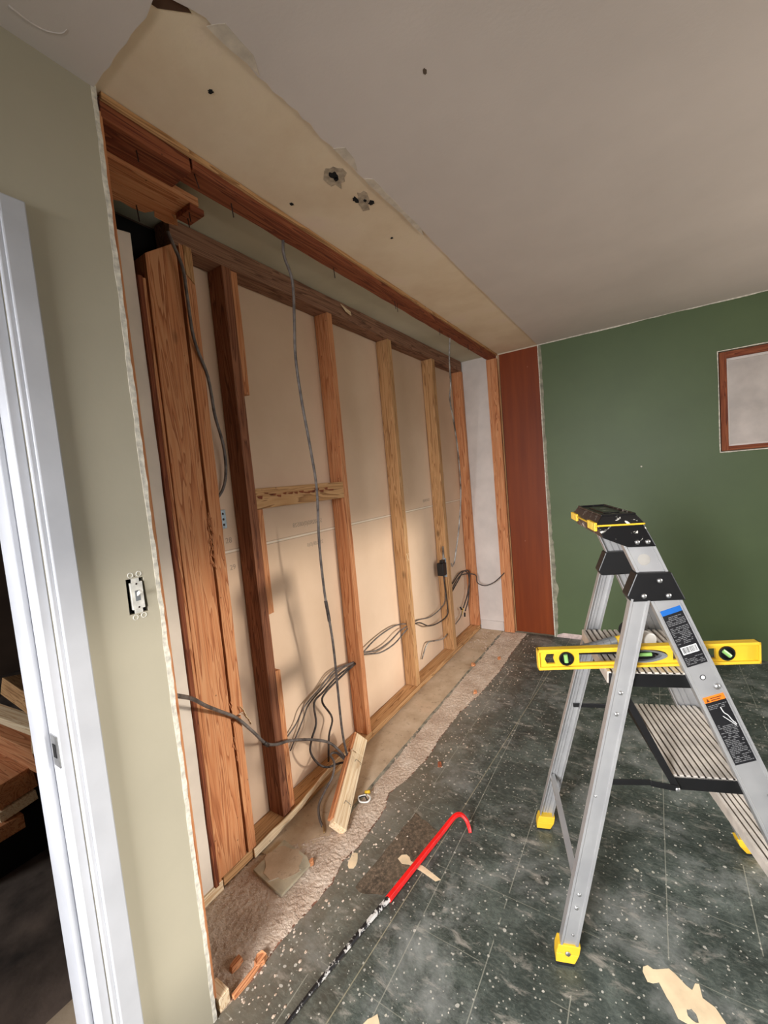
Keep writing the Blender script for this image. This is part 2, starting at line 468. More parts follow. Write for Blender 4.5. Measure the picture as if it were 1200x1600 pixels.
def plate(name, outer, holes, plane, lo, hi, mat, parent=None, bevel=0.0, keep_origin=True):
    """2D polygon with holes extruded along the plane's normal.  plane 'yz' -> x, 'xz' -> y, 'xy' -> z"""
    bm = bmesh.new(); edges = []
    for loop in [outer] + holes:
        vs = []
        for a, b in loop:
            p = {'yz': (lo, a, b), 'xz': (a, lo, b), 'xy': (a, b, lo)}[plane]
            vs.append(bm.verts.new(p))
        for i in range(len(vs)): edges.append(bm.edges.new((vs[i], vs[(i + 1) % len(vs)])))
    r = bmesh.ops.triangle_fill(bm, use_beauty=True, use_dissolve=False, edges=edges)
    faces = [f for f in r['geom'] if isinstance(f, bmesh.types.BMFace)]
    ex = bmesh.ops.extrude_face_region(bm, geom=faces)
    d = {'yz': (hi - lo, 0, 0), 'xz': (0, hi - lo, 0), 'xy': (0, 0, hi - lo)}[plane]
    bmesh.ops.translate(bm, verts=[g for g in ex['geom'] if isinstance(g, bmesh.types.BMVert)], vec=d)
    bm.verts.ensure_lookup_table()
    verts = [v.co.copy() for v in bm.verts]; bm.verts.index_update()
    fs = [tuple(v.index for v in f.verts) for f in bm.faces]
    bm.free()
    return link_mesh(name, verts, fs, mat, parent, bevel=bevel, keep_origin=keep_origin)

def rect(a0, a1, b0, b1): return [(a0, b0), (a1, b0), (a1, b1), (a0, b1)]
def circ(ca, cb, r, n=24, ph=0): return [(ca + r * math.cos(2 * math.pi * i / n + ph), cb + r * math.sin(2 * math.pi * i / n + ph)) for i in range(n)]
def jag(p, q, step, amp, seed=0):
    """points along p-q with ragged offsets, ends exact"""
    rnd = random.Random(seed); p = Vector(p); q = Vector(q); L = (q - p).length; n = max(2, int(L / step))
    d = (q - p) / L; nn = Vector((-d.y, d.x)); out = []; w = 0
    for i in range(n):
        t = i / n
        w = w * 0.6 + rnd.uniform(-amp, amp) * 0.7
        s_ = p + (q - p) * t + (nn * w if i else Vector((0, 0)))
        out.append((s_.x, s_.y))
    return out
def struct(o): o['kind'] = 'structure'; return o

H = 2.44; YF = 3.688; XR = 4.0; YB = -1.8

# ------------------------------------------------------------------ room shell
# left wall (sage) with doorway and the open switch hole
outer = [(YB, 0.0), (-0.45, 0.0), (-0.45, 2.04), (0.352, 2.04), (0.352, 0.0)] + [(0.577, 0.0)]
edge = jag((0.577, 0.0), (0.577, H), 0.03, 0.0022, 3)
outer += edge[1:] + [(0.577, H), (YB, H)]
wall = struct(plate('wall_left', outer, [[(0.505, 1.183), (0.551, 1.181), (0.548, 1.268), (0.506, 1.270)]], 'yz', -0.013, 0.0, M['sage']))
# white ragged gypsum edge
e0 = jag((0.577, 0.0), (0.577, H), 0.03, 0.0022, 3)
e1 = jag((0.589, H), (0.588, 0.0), 0.02, 0.0022, 9)
poly = e0 + [(0.577, H)] + e1 + [(0.588, 0.0)]
tag(plate('gypsum_edge', poly, [], 'yz', -0.013, 0.0008, M['white2'], parent=wall))
mb = MB(); mb.box(-0.105, -0.014, 0.556, 0.6035, 0.04, H - 0.04)
struct(mb.build('trim_1', M['fir_z'], bevel=0.002))['label'] = 'end stud just behind the broken edge of the sage wall'
# rest of the left wall's thickness, seen from the other room
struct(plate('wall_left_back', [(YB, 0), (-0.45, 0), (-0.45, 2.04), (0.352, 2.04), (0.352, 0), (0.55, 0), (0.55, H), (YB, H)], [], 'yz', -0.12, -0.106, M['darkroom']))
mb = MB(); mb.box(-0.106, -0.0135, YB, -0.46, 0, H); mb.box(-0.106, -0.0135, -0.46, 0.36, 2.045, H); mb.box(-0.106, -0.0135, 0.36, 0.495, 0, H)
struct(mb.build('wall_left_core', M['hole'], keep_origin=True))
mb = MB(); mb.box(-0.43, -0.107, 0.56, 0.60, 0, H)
struct(mb.build('wall_return', M['darkroom'], keep_origin=True))

# door trim, jamb, stop
mb = MB()
mb.box(0.0, 0.016, 0.362, 0.407, 0, 2.085); mb.box(0.0, 0.011, 0.352, 0.364, 0, 2.06)
mb.box(0.0, 0.016, -0.505, 0.362, 2.045, 2.085); mb.box(0.0, 0.016, -0.505, -0.46, 0, 2.045)
casing = struct(mb.build('trim_2', M['white'], bevel=0.003, keep_origin=True))
mb = MB()
mb.box(-0.12, 0.0, 0.332, 0.352, 0, 2.03)           # jamb
mb.box(-0.12, 0.0, -0.45, 0.332, 2.02, 2.04)
mb.box(-0.12, 0.0, -0.45, -0.43, 0, 2.02)
jamb = struct(mb.build('door_1', M['white'], bevel=0.0025, keep_origin=True))
mb = MB(); mb.box(-0.115, -0.045, 0.319, 0.332, 0, 2.01)
mb.build('door_stop', M['white'], parent=jamb, bevel=0.003, keep_origin=True)
mb = MB(); mb.box(-0.036, -0.004, 0.3295, 0.333, 0.905, 0.975)
sp_ = mb.build('strike_plate', M['steel'], parent=jamb, keep_origin=True)
mb = MB(); mb.box(-0.028, -0.014, 0.3285, 0.3297, 0.925, 0.955); mb.build('latch_hole', M['hole'], parent=sp_, keep_origin=True)
mb = MB()
rn = random.Random(2)
for i in range(4):
    z = rn.uniform(0.6, 1.6)
    mb.box(0.0155, 0.0166, 0.352, 0.355, z, z + 0.004)
# other room
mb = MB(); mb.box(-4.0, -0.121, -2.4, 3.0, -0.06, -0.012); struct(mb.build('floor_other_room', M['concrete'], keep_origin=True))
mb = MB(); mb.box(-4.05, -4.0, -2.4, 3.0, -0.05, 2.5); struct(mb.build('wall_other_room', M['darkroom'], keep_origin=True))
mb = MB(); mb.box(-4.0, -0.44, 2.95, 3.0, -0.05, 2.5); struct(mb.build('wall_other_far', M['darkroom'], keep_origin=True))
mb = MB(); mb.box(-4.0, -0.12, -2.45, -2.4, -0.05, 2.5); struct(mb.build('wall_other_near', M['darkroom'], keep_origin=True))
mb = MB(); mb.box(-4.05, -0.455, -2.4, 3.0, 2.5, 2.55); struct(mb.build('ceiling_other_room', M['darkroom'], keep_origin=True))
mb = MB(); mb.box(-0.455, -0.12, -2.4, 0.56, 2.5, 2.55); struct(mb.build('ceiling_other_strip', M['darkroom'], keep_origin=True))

# recess: back of the neighbouring room's drywall, in two sheets
mb = MB(); mb.box(-0.425, -0.412, 1.045, 3.70, 0, 1.2135); mb.box(-0.425, -0.412, 1.0, 3.70, 1.2195, H)
wr = struct(mb.build('wall_recess', M['paper'], keep_origin=True))
mb = MB(); mb.box(-0.43, -0.4115, 1.03, 3.70, 1.2135, 1.2195)
mb.box(-0.4119, -0.4112, 3.13, 3.66, 0.208, 0.2115)
mb.build('joint_line', M['tape'], parent=wr, keep_origin=True)
mb = MB(); mb.box(-0.4121, -0.4118, 1.05, 3.70, 1.2225, 1.2245); mb.box(-0.4121, -0.4118, 1.05, 3.70, 1.2085, 1.2105)
mb.build('joint_shadow_line', M['pencil'], parent=wr, keep_origin=True)
mb = MB(); mb.box(-0.432, -0.4255, 0.55, 3.72, -0.01, H + 0.05); struct(mb.build('wall_recess_outer', M['darkroom'], keep_origin=True))
# faint printed characters on the paper (mirrored show-through stamp)
def text_mesh(name, body, size, mtx, mat, parent, extrude=0.0002):
    cu = bpy.data.curves.new(name, 'FONT'); cu.body = body; cu.size = size; cu.extrude = extrude
    cu.align_x = 'CENTER'; cu.align_y = 'CENTER'
    tmp = bpy.data.objects.new(name, cu); COL.objects.link(tmp)
    dg = bpy.context.evaluated_depsgraph_get(); me = bpy.data.meshes.new_from_object(tmp.evaluated_get(dg))
    bpy.data.objects.remove(tmp)
    me.transform(mtx); me.materials.clear(); me.materials.append(mat)
    o = bpy.data.objects.new(name, me); COL.objects.link(o)
    if parent: o.parent = parent
    return o
def wall_mtx(y, z, x=-0.4115, mirror=False):
    # text lying in the x=const plane, reading along +y, facing +x
    sx = -1 if mirror else 1
    return Matrix(((0, 0, 1, x), (sx, 0, 0, y), (0, 1, 0, z), (0, 0, 0, 1)))
text_mesh('printed_number', '28', 0.032, wall_mtx(1.117, 1.262), M['pencil'], wr)
text_mesh('printed_number', '29', 0.030, wall_mtx(1.122, 1.148), M['pencil'], wr)
text_mesh('printed_stamp', '52502R0(0)08528', 0.030, wall_mtx(1.60, 1.272, mirror=True), M['pencil'], wr)
text_mesh('printed_stamp', '25028R(0)0', 0.026, wall_mtx(1.64, 1.16, mirror=True), M['pencil'], wr)
text_mesh('printed_stamp', '52502R(0)', 0.028, wall_mtx(2.95, 1.27, mirror=True), M['pencil'], wr)

# far wall: green drywall with the framed cut-out, white closet return, brown panel
hole = rect(1.478, 2.62, 1.442, 2.108)
wf = struct(plate('wall_far', rect(0.334, XR, 0.0, H + 0.02), [hole], 'xz', YF, YF + 0.013, M['green']))
mb = MB(); mb.box(-0.45, XR + 0.1, 3.80, 3.86, -0.02, H + 0.1); struct(mb.build('wall_far_outer', M['backwall'], keep_origin=True))
mb = MB(); mb.box(-0.43, -0.095, YF, YF + 0.013, 0.0, H + 0.02)
ret = struct(mb.build('wall_closet_end', M['whitebd'], keep_origin=True))
mb = MB(); mb.box(-0.315, -0.10, YF - 0.012, YF, 0.0, 0.085)
struct(mb.build('baseboard_closet', M['whitebd'], bevel=0.002))
mb = MB(); mb.box(0.012, 0.330, YF + 0.002, YF + 0.012, 0.012, 2.428)
pn = tag(mb.build('plywood_sheet', M['panel'], bevel=0.001), 'dark reddish brown plywood sheet beside the green wall', 'board')
mb = MB(); mb.box(0.002, 0.008, YF - 0.004, YF + 0.004, 0.01, 2.43)
mb.build('edge_strip', M['tan_z'], parent=None)
es = bpy.data.objects['edge_strip']; es['label'] = 'thin light wooden strip along the left edge of the brown panel'; es['category'] = 'wood strip'
# rough plaster along the green wall's left edge, top edge and foot
pl = jag((0.330, 0.0), (0.330, H), 0.04, 0.0015, 4) + [(0.330, H)] + jag((0.352, H), (0.356, 1.0), 0.04, 0.006, 5) + jag((0.356, 1.0), (0.378, 0.45), 0.03, 0.012, 8) + jag((0.378, 0.45), (0.35, 0.0), 0.03, 0.012, 6) + [(0.35, 0.0)]
plate('skim_edge', pl, [], 'xz', YF - 0.0014, YF + 0.001, M['skim'], parent=wf)
pl = jag((0.328, 0.0), (0.328, H), 0.04, 0.001, 14) + [(0.328, H), (0.334, H)] + jag((0.334, H), (0.335, 0), 0.03, 0.002, 15) + [(0.335, 0)]
plate('plaster_edge', pl, [], 'xz', YF - 0.002, YF + 0.013, M['white2'], parent=wf)
pl = [(0.334, H)] + jag((0.334, H - 0.012), (XR, H - 0.010), 0.05, 0.004, 16) + [(XR, H - 0.010), (XR, H)]
plate('ceiling_caulk', pl, [], 'xz', YF - 0.003, YF + 0.001, M['white2'], parent=wf)
pl = [(0.345, 0.0), (0.62, 0.0), (0.62, 0.03)] + jag((0.62, 0.034), (0.37, 0.04), 0.03, 0.006, 18) + [(0.352, 0.02)]
plate('bare_plaster_patch', pl, [], 'xz', YF - 0.002, YF + 0.001, plain('pinkish bare plaster', (206, 186, 178), 0.9, var=0.08, scale=30), parent=wf)
mb = MB(); mb.dome((1.012, YF, 1.386), (0, -1, 0), 0.006, 0.002); mb.build('filler_dab', M['white2'], parent=wf)
# framed cut-out
w1 = struct(empty('window_1', (2.05, YF, 1.442)))
def wbox(name, b, mat, par=w1, bevel=0.0015):
    o = par.location
    mb = MB(); mb.box(b[0] - o.x, b[1] - o.x, b[2] - o.y, b[3] - o.y, b[4] - o.z, b[5] - o.z)
    return mb.build(name, mat, parent=par, bevel=bevel)
wbox('frame_side', (1.484, 1.522, YF + 0.006, YF + 0.10, 1.447, 2.103), M['dark_fir_z'])
wbox('frame_head', (1.522, 2.62, YF + 0.006, YF + 0.10, 2.062, 2.103), M['dark_fir_x'])
wbox('frame_sill', (1.522, 2.62, YF + 0.006, YF + 0.10, 1.447, 1.476), M['dark_fir_x'])
wbox('frame_side', (2.58, 2.62, YF + 0.004, YF + 0.10, 1.447, 2.103), M['dark_fir_z'])
wbox('back_panel', (1.522, 2.60, YF + 0.045, YF + 0.052, 1.476, 2.064), plain('grey white back panel', (196, 188, 180), 0.8, var=0.05, scale=6))
wbox('inner_bead', (1.522, 1.533, YF + 0.034, YF + 0.046, 1.476, 2.062), M['whitebd'])
wbox('inner_bead', (1.533, 2.60, YF + 0.034, YF + 0.046, 1.476, 1.487), M['whitebd'])
wbox('inner_bead', (1.533, 2.60, YF + 0.034, YF + 0.046, 2.046, 2.062), M['whitebd'])
ed = rect(1.474, 2.63, 1.438, 2.112)
plate('cut_edge', jag((1.472, 1.437), (2.64, 1.437), 0.05, 0.002, 31) + jag((2.64, 1.437), (2.64, 2.114), 0.05, 0.002, 32) + jag((2.64, 2.114), (1.472, 2.114), 0.05, 0.002, 33) + jag((1.472, 2.114), (1.472, 1.437), 0.05, 0.002, 34),
      [hole], 'xz', YF - 0.0012, YF + 0.0005, M['white2'], parent=wf)

# right wall with big side window, back wall with an added window for the fill lamp (both behind or beside the camera)
struct(plate('wall_right', rect(YB, YF + 0.2, 0, H + 0.05), [rect(0.3, 3.55, 0.85, 2.05)], 'yz', XR, XR + 0.12, M['backwall']))
w2 = struct(empty('window_2', (XR + 0.05, 1.925, 0.85)))
mb = MB()
for y0 in (-1.625, -0.55, 0.51, 1.575): mb.box(-0.03, 0.03, y0, y0 + 0.05, 0, 1.2)
mb.box(-0.03, 0.03, -1.625, 1.625, 0, 0.05); mb.box(-0.03, 0.03, -1.625, 1.625, 1.15, 1.2)
mb.build('window_frame', M['white'], parent=w2, keep_origin=True)
struct(plate('wall_back', rect(-0.1, XR + 0.12, 0, H + 0.05), [rect(0.08, 1.02, 1.0, 2.0)], 'xz', YB - 0.12, YB, M['backwall']))
w3 = struct(empty('back_fill_opening', (0.55, YB - 0.06, 1.0)))  # added opening that frames the back fill lamp
mb = MB()
for x0 in (-0.47, -0.025, 0.42): mb.box(x0, x0 + 0.05, -0.03, 0.03, 0, 1.0)
mb.box(-0.47, 0.47, -0.03, 0.03, 0, 0.05); mb.box(-0.47, 0.47, -0.03, 0.03, 0.95, 1.0)
mb.build('window_frame', M['white'], parent=w3, keep_origin=True)

# ceilings
cs = struct(MB().box(-0.02, 0.36, 0.56, YF + 0.01, H, H + 0.03).build('ceiling_bare', M['strip'], keep_origin=True))
struct(MB().box(-0.44, -0.02, 0.60, YF + 0.02, H, H + 0.03).build('ceiling_closet', M['soffit'], keep_origin=True))
e = jag((0.330, YF), (0.330, 2.2), 0.06, 0.0015, 21) + jag((0.330, 2.2), (0.334, 1.6), 0.04, 0.004, 22) + jag((0.334, 1.6), (0.322, 1.0), 0.03, 0.007, 23) + jag((0.322, 1.0), (0.325, 0.60), 0.025, 0.009, 24)
near = jag((0.24, 0.578), (0.0, 0.583), 0.025, 0.004, 25)
outer = [(XR + 0.12, YF + 0.01)] + e + [(0.30, 0.565)] + near + [(0.0, 0.583), (-0.12, 0.583), (-0.12, YB - 0.12), (XR + 0.12, YB - 0.12)]
ceil = struct(plate('ceiling', outer, [], 'xy', H - 0.006, H + 0.03, M['ceil']))
# torn paper flaps along the ceiling edge
tp = plain('torn ceiling paper', (208, 196, 178), 0.9, var=0.05, scale=30)
for k, (y0, y1, w) in enumerate(((0.66, 0.80, 0.035), (1.08, 1.20, 0.03), (1.24, 1.66, 0.022))):
    pl = jag((0.325, y1), (0.322, y0), 0.03, 0.004, 40 + k) + jag((0.322, y0), (0.322 + w, y0 + 0.02), 0.02, 0.004, 50 + k) + jag((0.322 + w, y0 + 0.02), (0.325 + w * 0.6, y1), 0.04, 0.004, 60 + k)
    plate('torn_paper', pl, [], 'xy', H - 0.0072, H - 0.0058, tp, parent=ceil)
pl = [(0.262, 0.545), (0.30, 0.55), (0.325, 0.60), (0.315, 0.63), (0.29, 0.605), (0.27, 0.585)]
plate('dark_gouge', pl, [], 'xy', H - 0.0012, H + 0.001, plain('brown lath', (88, 58, 36), 0.9), parent=cs)
def blob(cx, cy, rx, ry, rot, seed, n=16, am=0.3):
    rnd = random.Random(seed); out = []
    for i in range(n):
        t = 2 * math.pi * i / n; k = 1 + rnd.uniform(-am, am)
        x = rx * k * math.cos(t); y = ry * k * math.sin(t)
        out.append((cx + x * math.cos(rot) - y * math.sin(rot), cy + x * math.sin(rot) + y * math.cos(rot)))
    return out
for k, (x, y, rx, ry, rot) in enumerate(((0.249, 1.178, 0.034, 0.05, 0.3), (0.252, 1.335, 0.026, 0.046, 0.4))):
    plate('scuffed_paper', blob(x, y, rx, ry, rot, 70 + k), [], 'xy', H - 0.0008, H + 0.001, plain('scuffed grey paper', (176, 160, 138), 0.9, var=0.1, scale=60), parent=cs)
gouge = [(0.251, 1.172, 0.012, 0.016, 0.2), (0.247, 1.19, 0.007, 0.01, 0.9), (0.236, 1.312, 0.009, 0.016, 0.2), (0.268, 1.362, 0.010, 0.013, 0.4), (0.258, 1.338, 0.005, 0.008, 0.4), (0.051, 1.186, 0.006, 0.007, 0), (0.197, 0.760, 0.006, 0.006, 0), (0.21, 1.60, 0.006, 0.005, 0)]
for k, (x, y, rx, ry, rot) in enumerate(gouge):
    plate('gouge', blob(x, y, rx, ry, rot, 80 + k), [], 'xy', H - 0.0016, H + 0.001, M['hole'], parent=cs)
plate('ceiling_nick', blob(0.645, 1.035, 0.005, 0.008, 0.3, 95), [], 'xy', H - 0.0068, H - 0.005, plain('nick brown', (96, 80, 64), 0.9), parent=ceil)
# swirl of plaster on the ceiling in the near left corner
mb = MB(); mb.tube([(0.057, 0.410, H - 0.0068), (0.054, 0.444, H - 0.0068), (0.059, 0.469, H - 0.0068), (0.077, 0.49, H - 0.0068), (0.095, 0.494, H - 0.0062)], 0.0022, 8, 4, r_end=0.0010)
mb.build('plaster_ridge', M['ceil'], parent=ceil, smooth=True)

# ------------------------------------------------------------------ floor
tile_edge = [(0.004, 0.638), (0.017, 0.7), (0.015, 0.749), (0.012, 0.8), (0.019, 0.858), (0.029, 0.958), (0.038, 1.052), (0.014, 1.145), (0.034, 1.219), (0.03, 1.317), (0.023, 1.445), (-0.008, 1.524), (0.027, 1.657), (0.044, 1.821), (0.031, 2.025), (0.036, 2.296), (0.074, 2.536), (0.094, 2.888), (0.088, 3.243), (0.095, 3.451), (0.10, YF)]
te = []
for i in range(len(tile_edge) - 1):
    te += jag(tile_edge[i], tile_edge[i + 1], 0.02, 0.005, 100 + i)
te.append(tile_edge[-1])
outer = [(XR, YF), (XR, YB), (-0.12, YB), (-0.12, 0.33), (0.0, 0.36), (0.0, 0.60)] + te
fl = struct(plate('floor', outer, [], 'xy', -0.006, 0.0, M['tile']))
struct(MB().box(-0.44, XR + 0.12, YB - 0.12, 3.82, -0.06, -0.006).build('floor_base', M['subfloor'], keep_origin=True))
# subfloor skin along the stud wall
pl = jag((-0.32, 1.02), (-0.17, 1.06), 0.03, 0.006, 130) + jag((-0.115, 1.20), (-0.12, 3.66), 0.05, 0.005, 131) + [(-0.12, 3.68), (-0.43, 3.68), (-0.43, 1.02)]
sf = struct(plate('floor_closet', pl, [], 'xy', -0.006, -0.001, M['subfloor']))
# rough mortar: real bumps on a grid between the skin and the tile edge
def interp(tab, y):
    for i in range(len(tab) - 1):
        if tab[i][1] <= y <= tab[i + 1][1]:
            t = (y - tab[i][1]) / (tab[i + 1][1] - tab[i][1]); return tab[i][0] + t * (tab[i + 1][0] - tab[i][0])
    return tab[0][0] if y < tab[0][1] else tab[-1][0]
def mortar(name, y0, y1, left, ny, nx):
    vs = []; fs = []
    for j in range(ny + 1):
        y = y0 + (y1 - y0) * (j / ny) ** 1.5
        xl = left(y); xr = interp(tile_edge, y) + 0.004
        for i in range(nx + 1):
            u = i / nx; x = xl + (xr - xl) * u
            h = noise.fractal(Vector((x * 85, y * 85, 0.3)), 0.7, 2.1, 4) * 0.0030 + noise.noise(Vector((x * 14, y * 14, 4))) * 0.0015
            edge_ = min(u, 1 - u) * (xr - xl)
            h = h - 0.0005 - max(0, 0.010 - edge_) * 0.35
            vs.append((x, y, max(-0.0055, h)))
    for j in range(ny):
        for i in range(nx):
            a = j * (nx + 1) + i; fs.append((a, a + 1, a + nx + 2, a + nx + 1))
    k = len(vs)
    return link_mesh(name, vs, fs, M['mortar'], smooth=True, keep_origin=True)
def left_edge(y):
    if y < 1.00: return -0.325
    if y < 1.22: return -0.325 + (y - 1.0) / 0.22 * 0.20
    return -0.118 + 0.008 * math.sin(y * 9) + 0.004 * math.sin(y * 31)
mo = mortar('mortar_bed', 0.60, 3.68, left_edge, 1300, 90)
tag(mo, 'rough crusty mortar strip left bare along the torn floor tiles', 'mortar', kind='stuff')

# ------------------------------------------------------------------ lumber helpers
def lumber(name, x0, x1, y0, y1, z0, z1, mat, label, cat, group=None, parent=None, top=0, bot=0, shear=0.0, slant=0.0, axis='z', bevel=0.002, seed=0, rough=0.0008):
    """board with slightly uneven long edges; optional torn ends"""
    rnd = random.Random(seed * 7 + 1)
    L = {'x': x1 - x0, 'y': y1 - y0, 'z': z1 - z0}[axis]; n = max(2, int(L / 0.08))
    vs = []; fs = []
    for i in range(n + 1):
        t = i / n
        for (a, b) in ((0, 0), (1, 0), (1, 1), (0, 1)):
            ja = rnd.uniform(-rough, rough); jb = rnd.uniform(-rough, rough)
            if axis == 'z':
                z = z0 + L * t
                if i == n: z += rnd.uniform(-top, top) + slant * b
                if i == 0 and bot: z += rnd.uniform(-bot, bot)
                vs.append((x0 + (x1 - x0) * a + ja, y0 + (y1 - y0) * b + jb + shear * t, z))
            elif axis == 'y':
                y = y0 + L * t
                vs.append((x0 + (x1 - x0) * a + ja, y, z0 + (z1 - z0) * b + jb))
            else:
                vs.append((x0 + L * t, y0 + (y1 - y0) * a + ja, z0 + (z1 - z0) * b + jb))
    for i in range(n):
        for j in range(4):
            fs.append((i * 4 + j, i * 4 + (j + 1) % 4, (i + 1) * 4 + (j + 1) % 4, (i + 1) * 4 + j))
    fs.append((0, 1, 2, 3)[::-1]); fs.append(tuple(n * 4 + j for j in range(4)))
    o = link_mesh(name, vs, fs, mat, parent, bevel=bevel)
    if not parent: tag(o, label, cat, group)
    elif label: o['label'] = label
    return o

XF = -0.32; XB = -0.411
# sole plate, in two lengths, and top plate
sole = lumber('sole_plate', XB + 0.002, XF, 0.855, 3.66, 0.001, 0.039, M['tan_y'], 'long flat floor plate under the row of studs', 'wood plate', axis='y', seed=1, rough=0.001)
lumber('sole_plate', XB + 0.002, XF + 0.008, 0.70, 0.846, 0.001, 0.039, M['pale_y'], 'short pale plate end under the cream board at the left post', 'wood plate', axis='y', seed=2)
lumber('front_strip', XF, XF + 0.004, 1.85, 3.655, 0.006, 0.040, M['tan_y'], None, None, parent=None, axis='y', seed=3)
fs_ = bpy.data.objects['front_strip']
tag(fs_, 'thin light strip along the far front edge of the floor plate', 'wood strip')
tpl = lumber('top_plate', XB + 0.002, XF, 0.955, 3.66, 2.352, 2.438, M['grey_y'], 'dusty brown top plate above the studs under the closet ceiling', 'wood plate', axis='y', seed=4)
for (y, z, s_) in ((1.93, 2.40, 0.03),):
    mb = MB(); mb.add([(XF + 0.001, y, z + 0.03), (XF + 0.001, y + 0.09, z + 0.012), (XF + 0.02, y + 0.07, z - 0.02), (XF + 0.012, y + 0.03, z - 0.005)], [(0, 1, 2), (0, 2, 3)])
    mb.add([(XF + 0.001, y, z + 0.028), (XF + 0.001, y + 0.09, z + 0.010), (XF + 0.018, y + 0.07, z - 0.022), (XF + 0.010, y + 0.03, z - 0.007)], [(0, 1, 2), (0, 2, 3)])
    o = mb.build('splinter', M['pale_y'], keep_origin=True); o.parent = tpl; o.location = -tpl.location
# studs
studs = [
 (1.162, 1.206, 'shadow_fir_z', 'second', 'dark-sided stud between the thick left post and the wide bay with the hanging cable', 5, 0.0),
 (1.806, 1.844, 'fir_z', 's', 'orange stud holding the right end of the short horizontal block', 6, 0.0),
 (2.405, 2.450, 'tan_z', 's', 'tan stud with a pencil cross and knotty dark streaks mid-height', 7, 0.0),
 (3.050, 3.105, 'tan_z', 's', 'narrow tan stud carrying the small black switch box', 8, 0.0),
 (3.640, 3.684, 'fir_z', 's', 'last orange stud against the white closet end wall', 9, 0.0)]
SO = []
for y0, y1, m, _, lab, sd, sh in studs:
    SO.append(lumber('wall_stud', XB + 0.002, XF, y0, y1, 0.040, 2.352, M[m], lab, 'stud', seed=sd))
# thick post at the left: main timber, side board, thin edge board
post = empty('corner_post', (XF, 0.92, 0.04), label='thick orange corner post of nailed timbers at the left', cat='post')
def pbox(name, x0, x1, y0, y1, z0, z1, mat, seed, top=0.0, bot=0.0, shear=0.0, slant=0.0):
    o = post.location
    return lumber(name, x0 - o.x, x1 - o.x, y0 - o.y, y1 - o.y, z0 - o.z, z1 - o.z, mat, None, None, parent=post, seed=seed, top=top, bot=bot, shear=shear, slant=slant)
pbox('main_timber', XB + 0.002, XF, 0.845, 0.962, 0.04, 2.275, M['fir_z'], 11, top=0.004, shear=0.010, slant=0.085)
pbox('side_timber', XB + 0.002, XF + 0.004, 0.970, 1.008, 0.04, 0.58, M['fir_z'], 12, top=0.01)
pbox('side_timber', XB + 0.002, XF + 0.002, 0.972, 1.022, 0.595, 2.35, M['fir_z'], 13, top=0.02, shear=0.012)
pbox('edge_board', XF - 0.03, XF + 0.012, 0.813, 0.829, 0.035, 2.19, M['dark_fir_z'], 14)
pbox('edge_board', XF - 0.03, XF + 0.006, 0.8325, 0.8435, 0.035, 2.19, M['fir_z'], 15, top=0.02)
# splinters along the joint of the post
mb = MB(); rnd = random.Random(5)
for i in range(46):
    z = 1.20 + i * 0.0055 + rnd.uniform(-0.003, 0.003) if i < 36 else 0.45 + rnd.uniform(-0.02, 0.3)
    y = 0.968 + rnd.uniform(-0.006, 0.006); a = rnd.uniform(0.006, 0.016)
    p = Vector((XF, y, z)); q = p + Vector((rnd.uniform(0.002, 0.010), rnd.uniform(-0.01, 0.01), -a - 0.01))
    mb.bar(p - post.location, q - post.location, 0.003, 0.002, up=(0.2, 1, 0.1))
mb.build('splinters', M['fir_z'], parent=post, keep_origin=True)['kind'] = 'stuff'
# curled shaving low on the post
mb = MB()
for k, (zz, r0) in enumerate(((0.60, 0.022), (0.565, 0.028))):
    prev = None
    for i in range(9):
        t = i / 8 * 2.6
        c = Vector((XF + 0.006 + r0 * 0.5 * math.sin(t), 1.0 + r0 * (1 - math.cos(t)) * 0.5 + 0.01 * k, zz + 0.03 * math.cos(t)))
        a = c + Vector((0.012, 0, 0)) - post.location; c = c - post.location
        if prev:
            m_ = len(mb.v); mb.add([prev[0], prev[1], a, c], [(0, 1, 2, 3)])
        prev = (c, a)
o = mb.build('curled_shaving', M['pale_z'], parent=post, keep_origin=True)
so = o.modifiers.new('thick', 'SOLIDIFY'); so.thickness = 0.0015
# torn stump of timber at the post's top
pbox('split_end', XB + 0.02, XF + 0.006, 0.998, 1.030, 2.24, 2.345, M['tan_z'], 17, top=0.02, bot=0.02)
# cream board between the sage wall and the post
lumber('cream_board', XF - 0.010, XF + 0.003, 0.66, 0.812, 0.041, 2.30, M['cream'], 'narrow cream board between the broken sage wall edge and the corner post', 'board', seed=16, top=0.03)
tag(MB().box(XF - 0.112, XF - 0.100, 0.70, 1.06, 1.9, 2.43).build('cavity_shade_sheet', M['hole']), 'black sheet standing in for deep shade in the hole above the corner post', 'board')  # black sheet put in for the shade of the open cavity

# scabs nailed to the right side of the first stud
lumber('scab_board', XF - 0.05, XF - 0.006, 1.208, 1.240, 1.855, 2.350, M['fir_z'], 'splintered orange scab board high on the dark stud', 'scab board', seed=21, bot=0.006)
lumber('scab_board', XF - 0.045, XF - 0.008, 1.208, 1.242, 0.925, 1.378, M['fir_z'], 'orange scab board under the horizontal block', 'scab board', seed=22, bot=0.004)
lumber('scab_board', XF - 0.050, XF - 0.008, 1.208, 1.240, 0.042, 0.670, M['fir_z'], 'lowest orange scab board beside the dark stud, near the floor cables', 'scab board', seed=23, top=0.004)
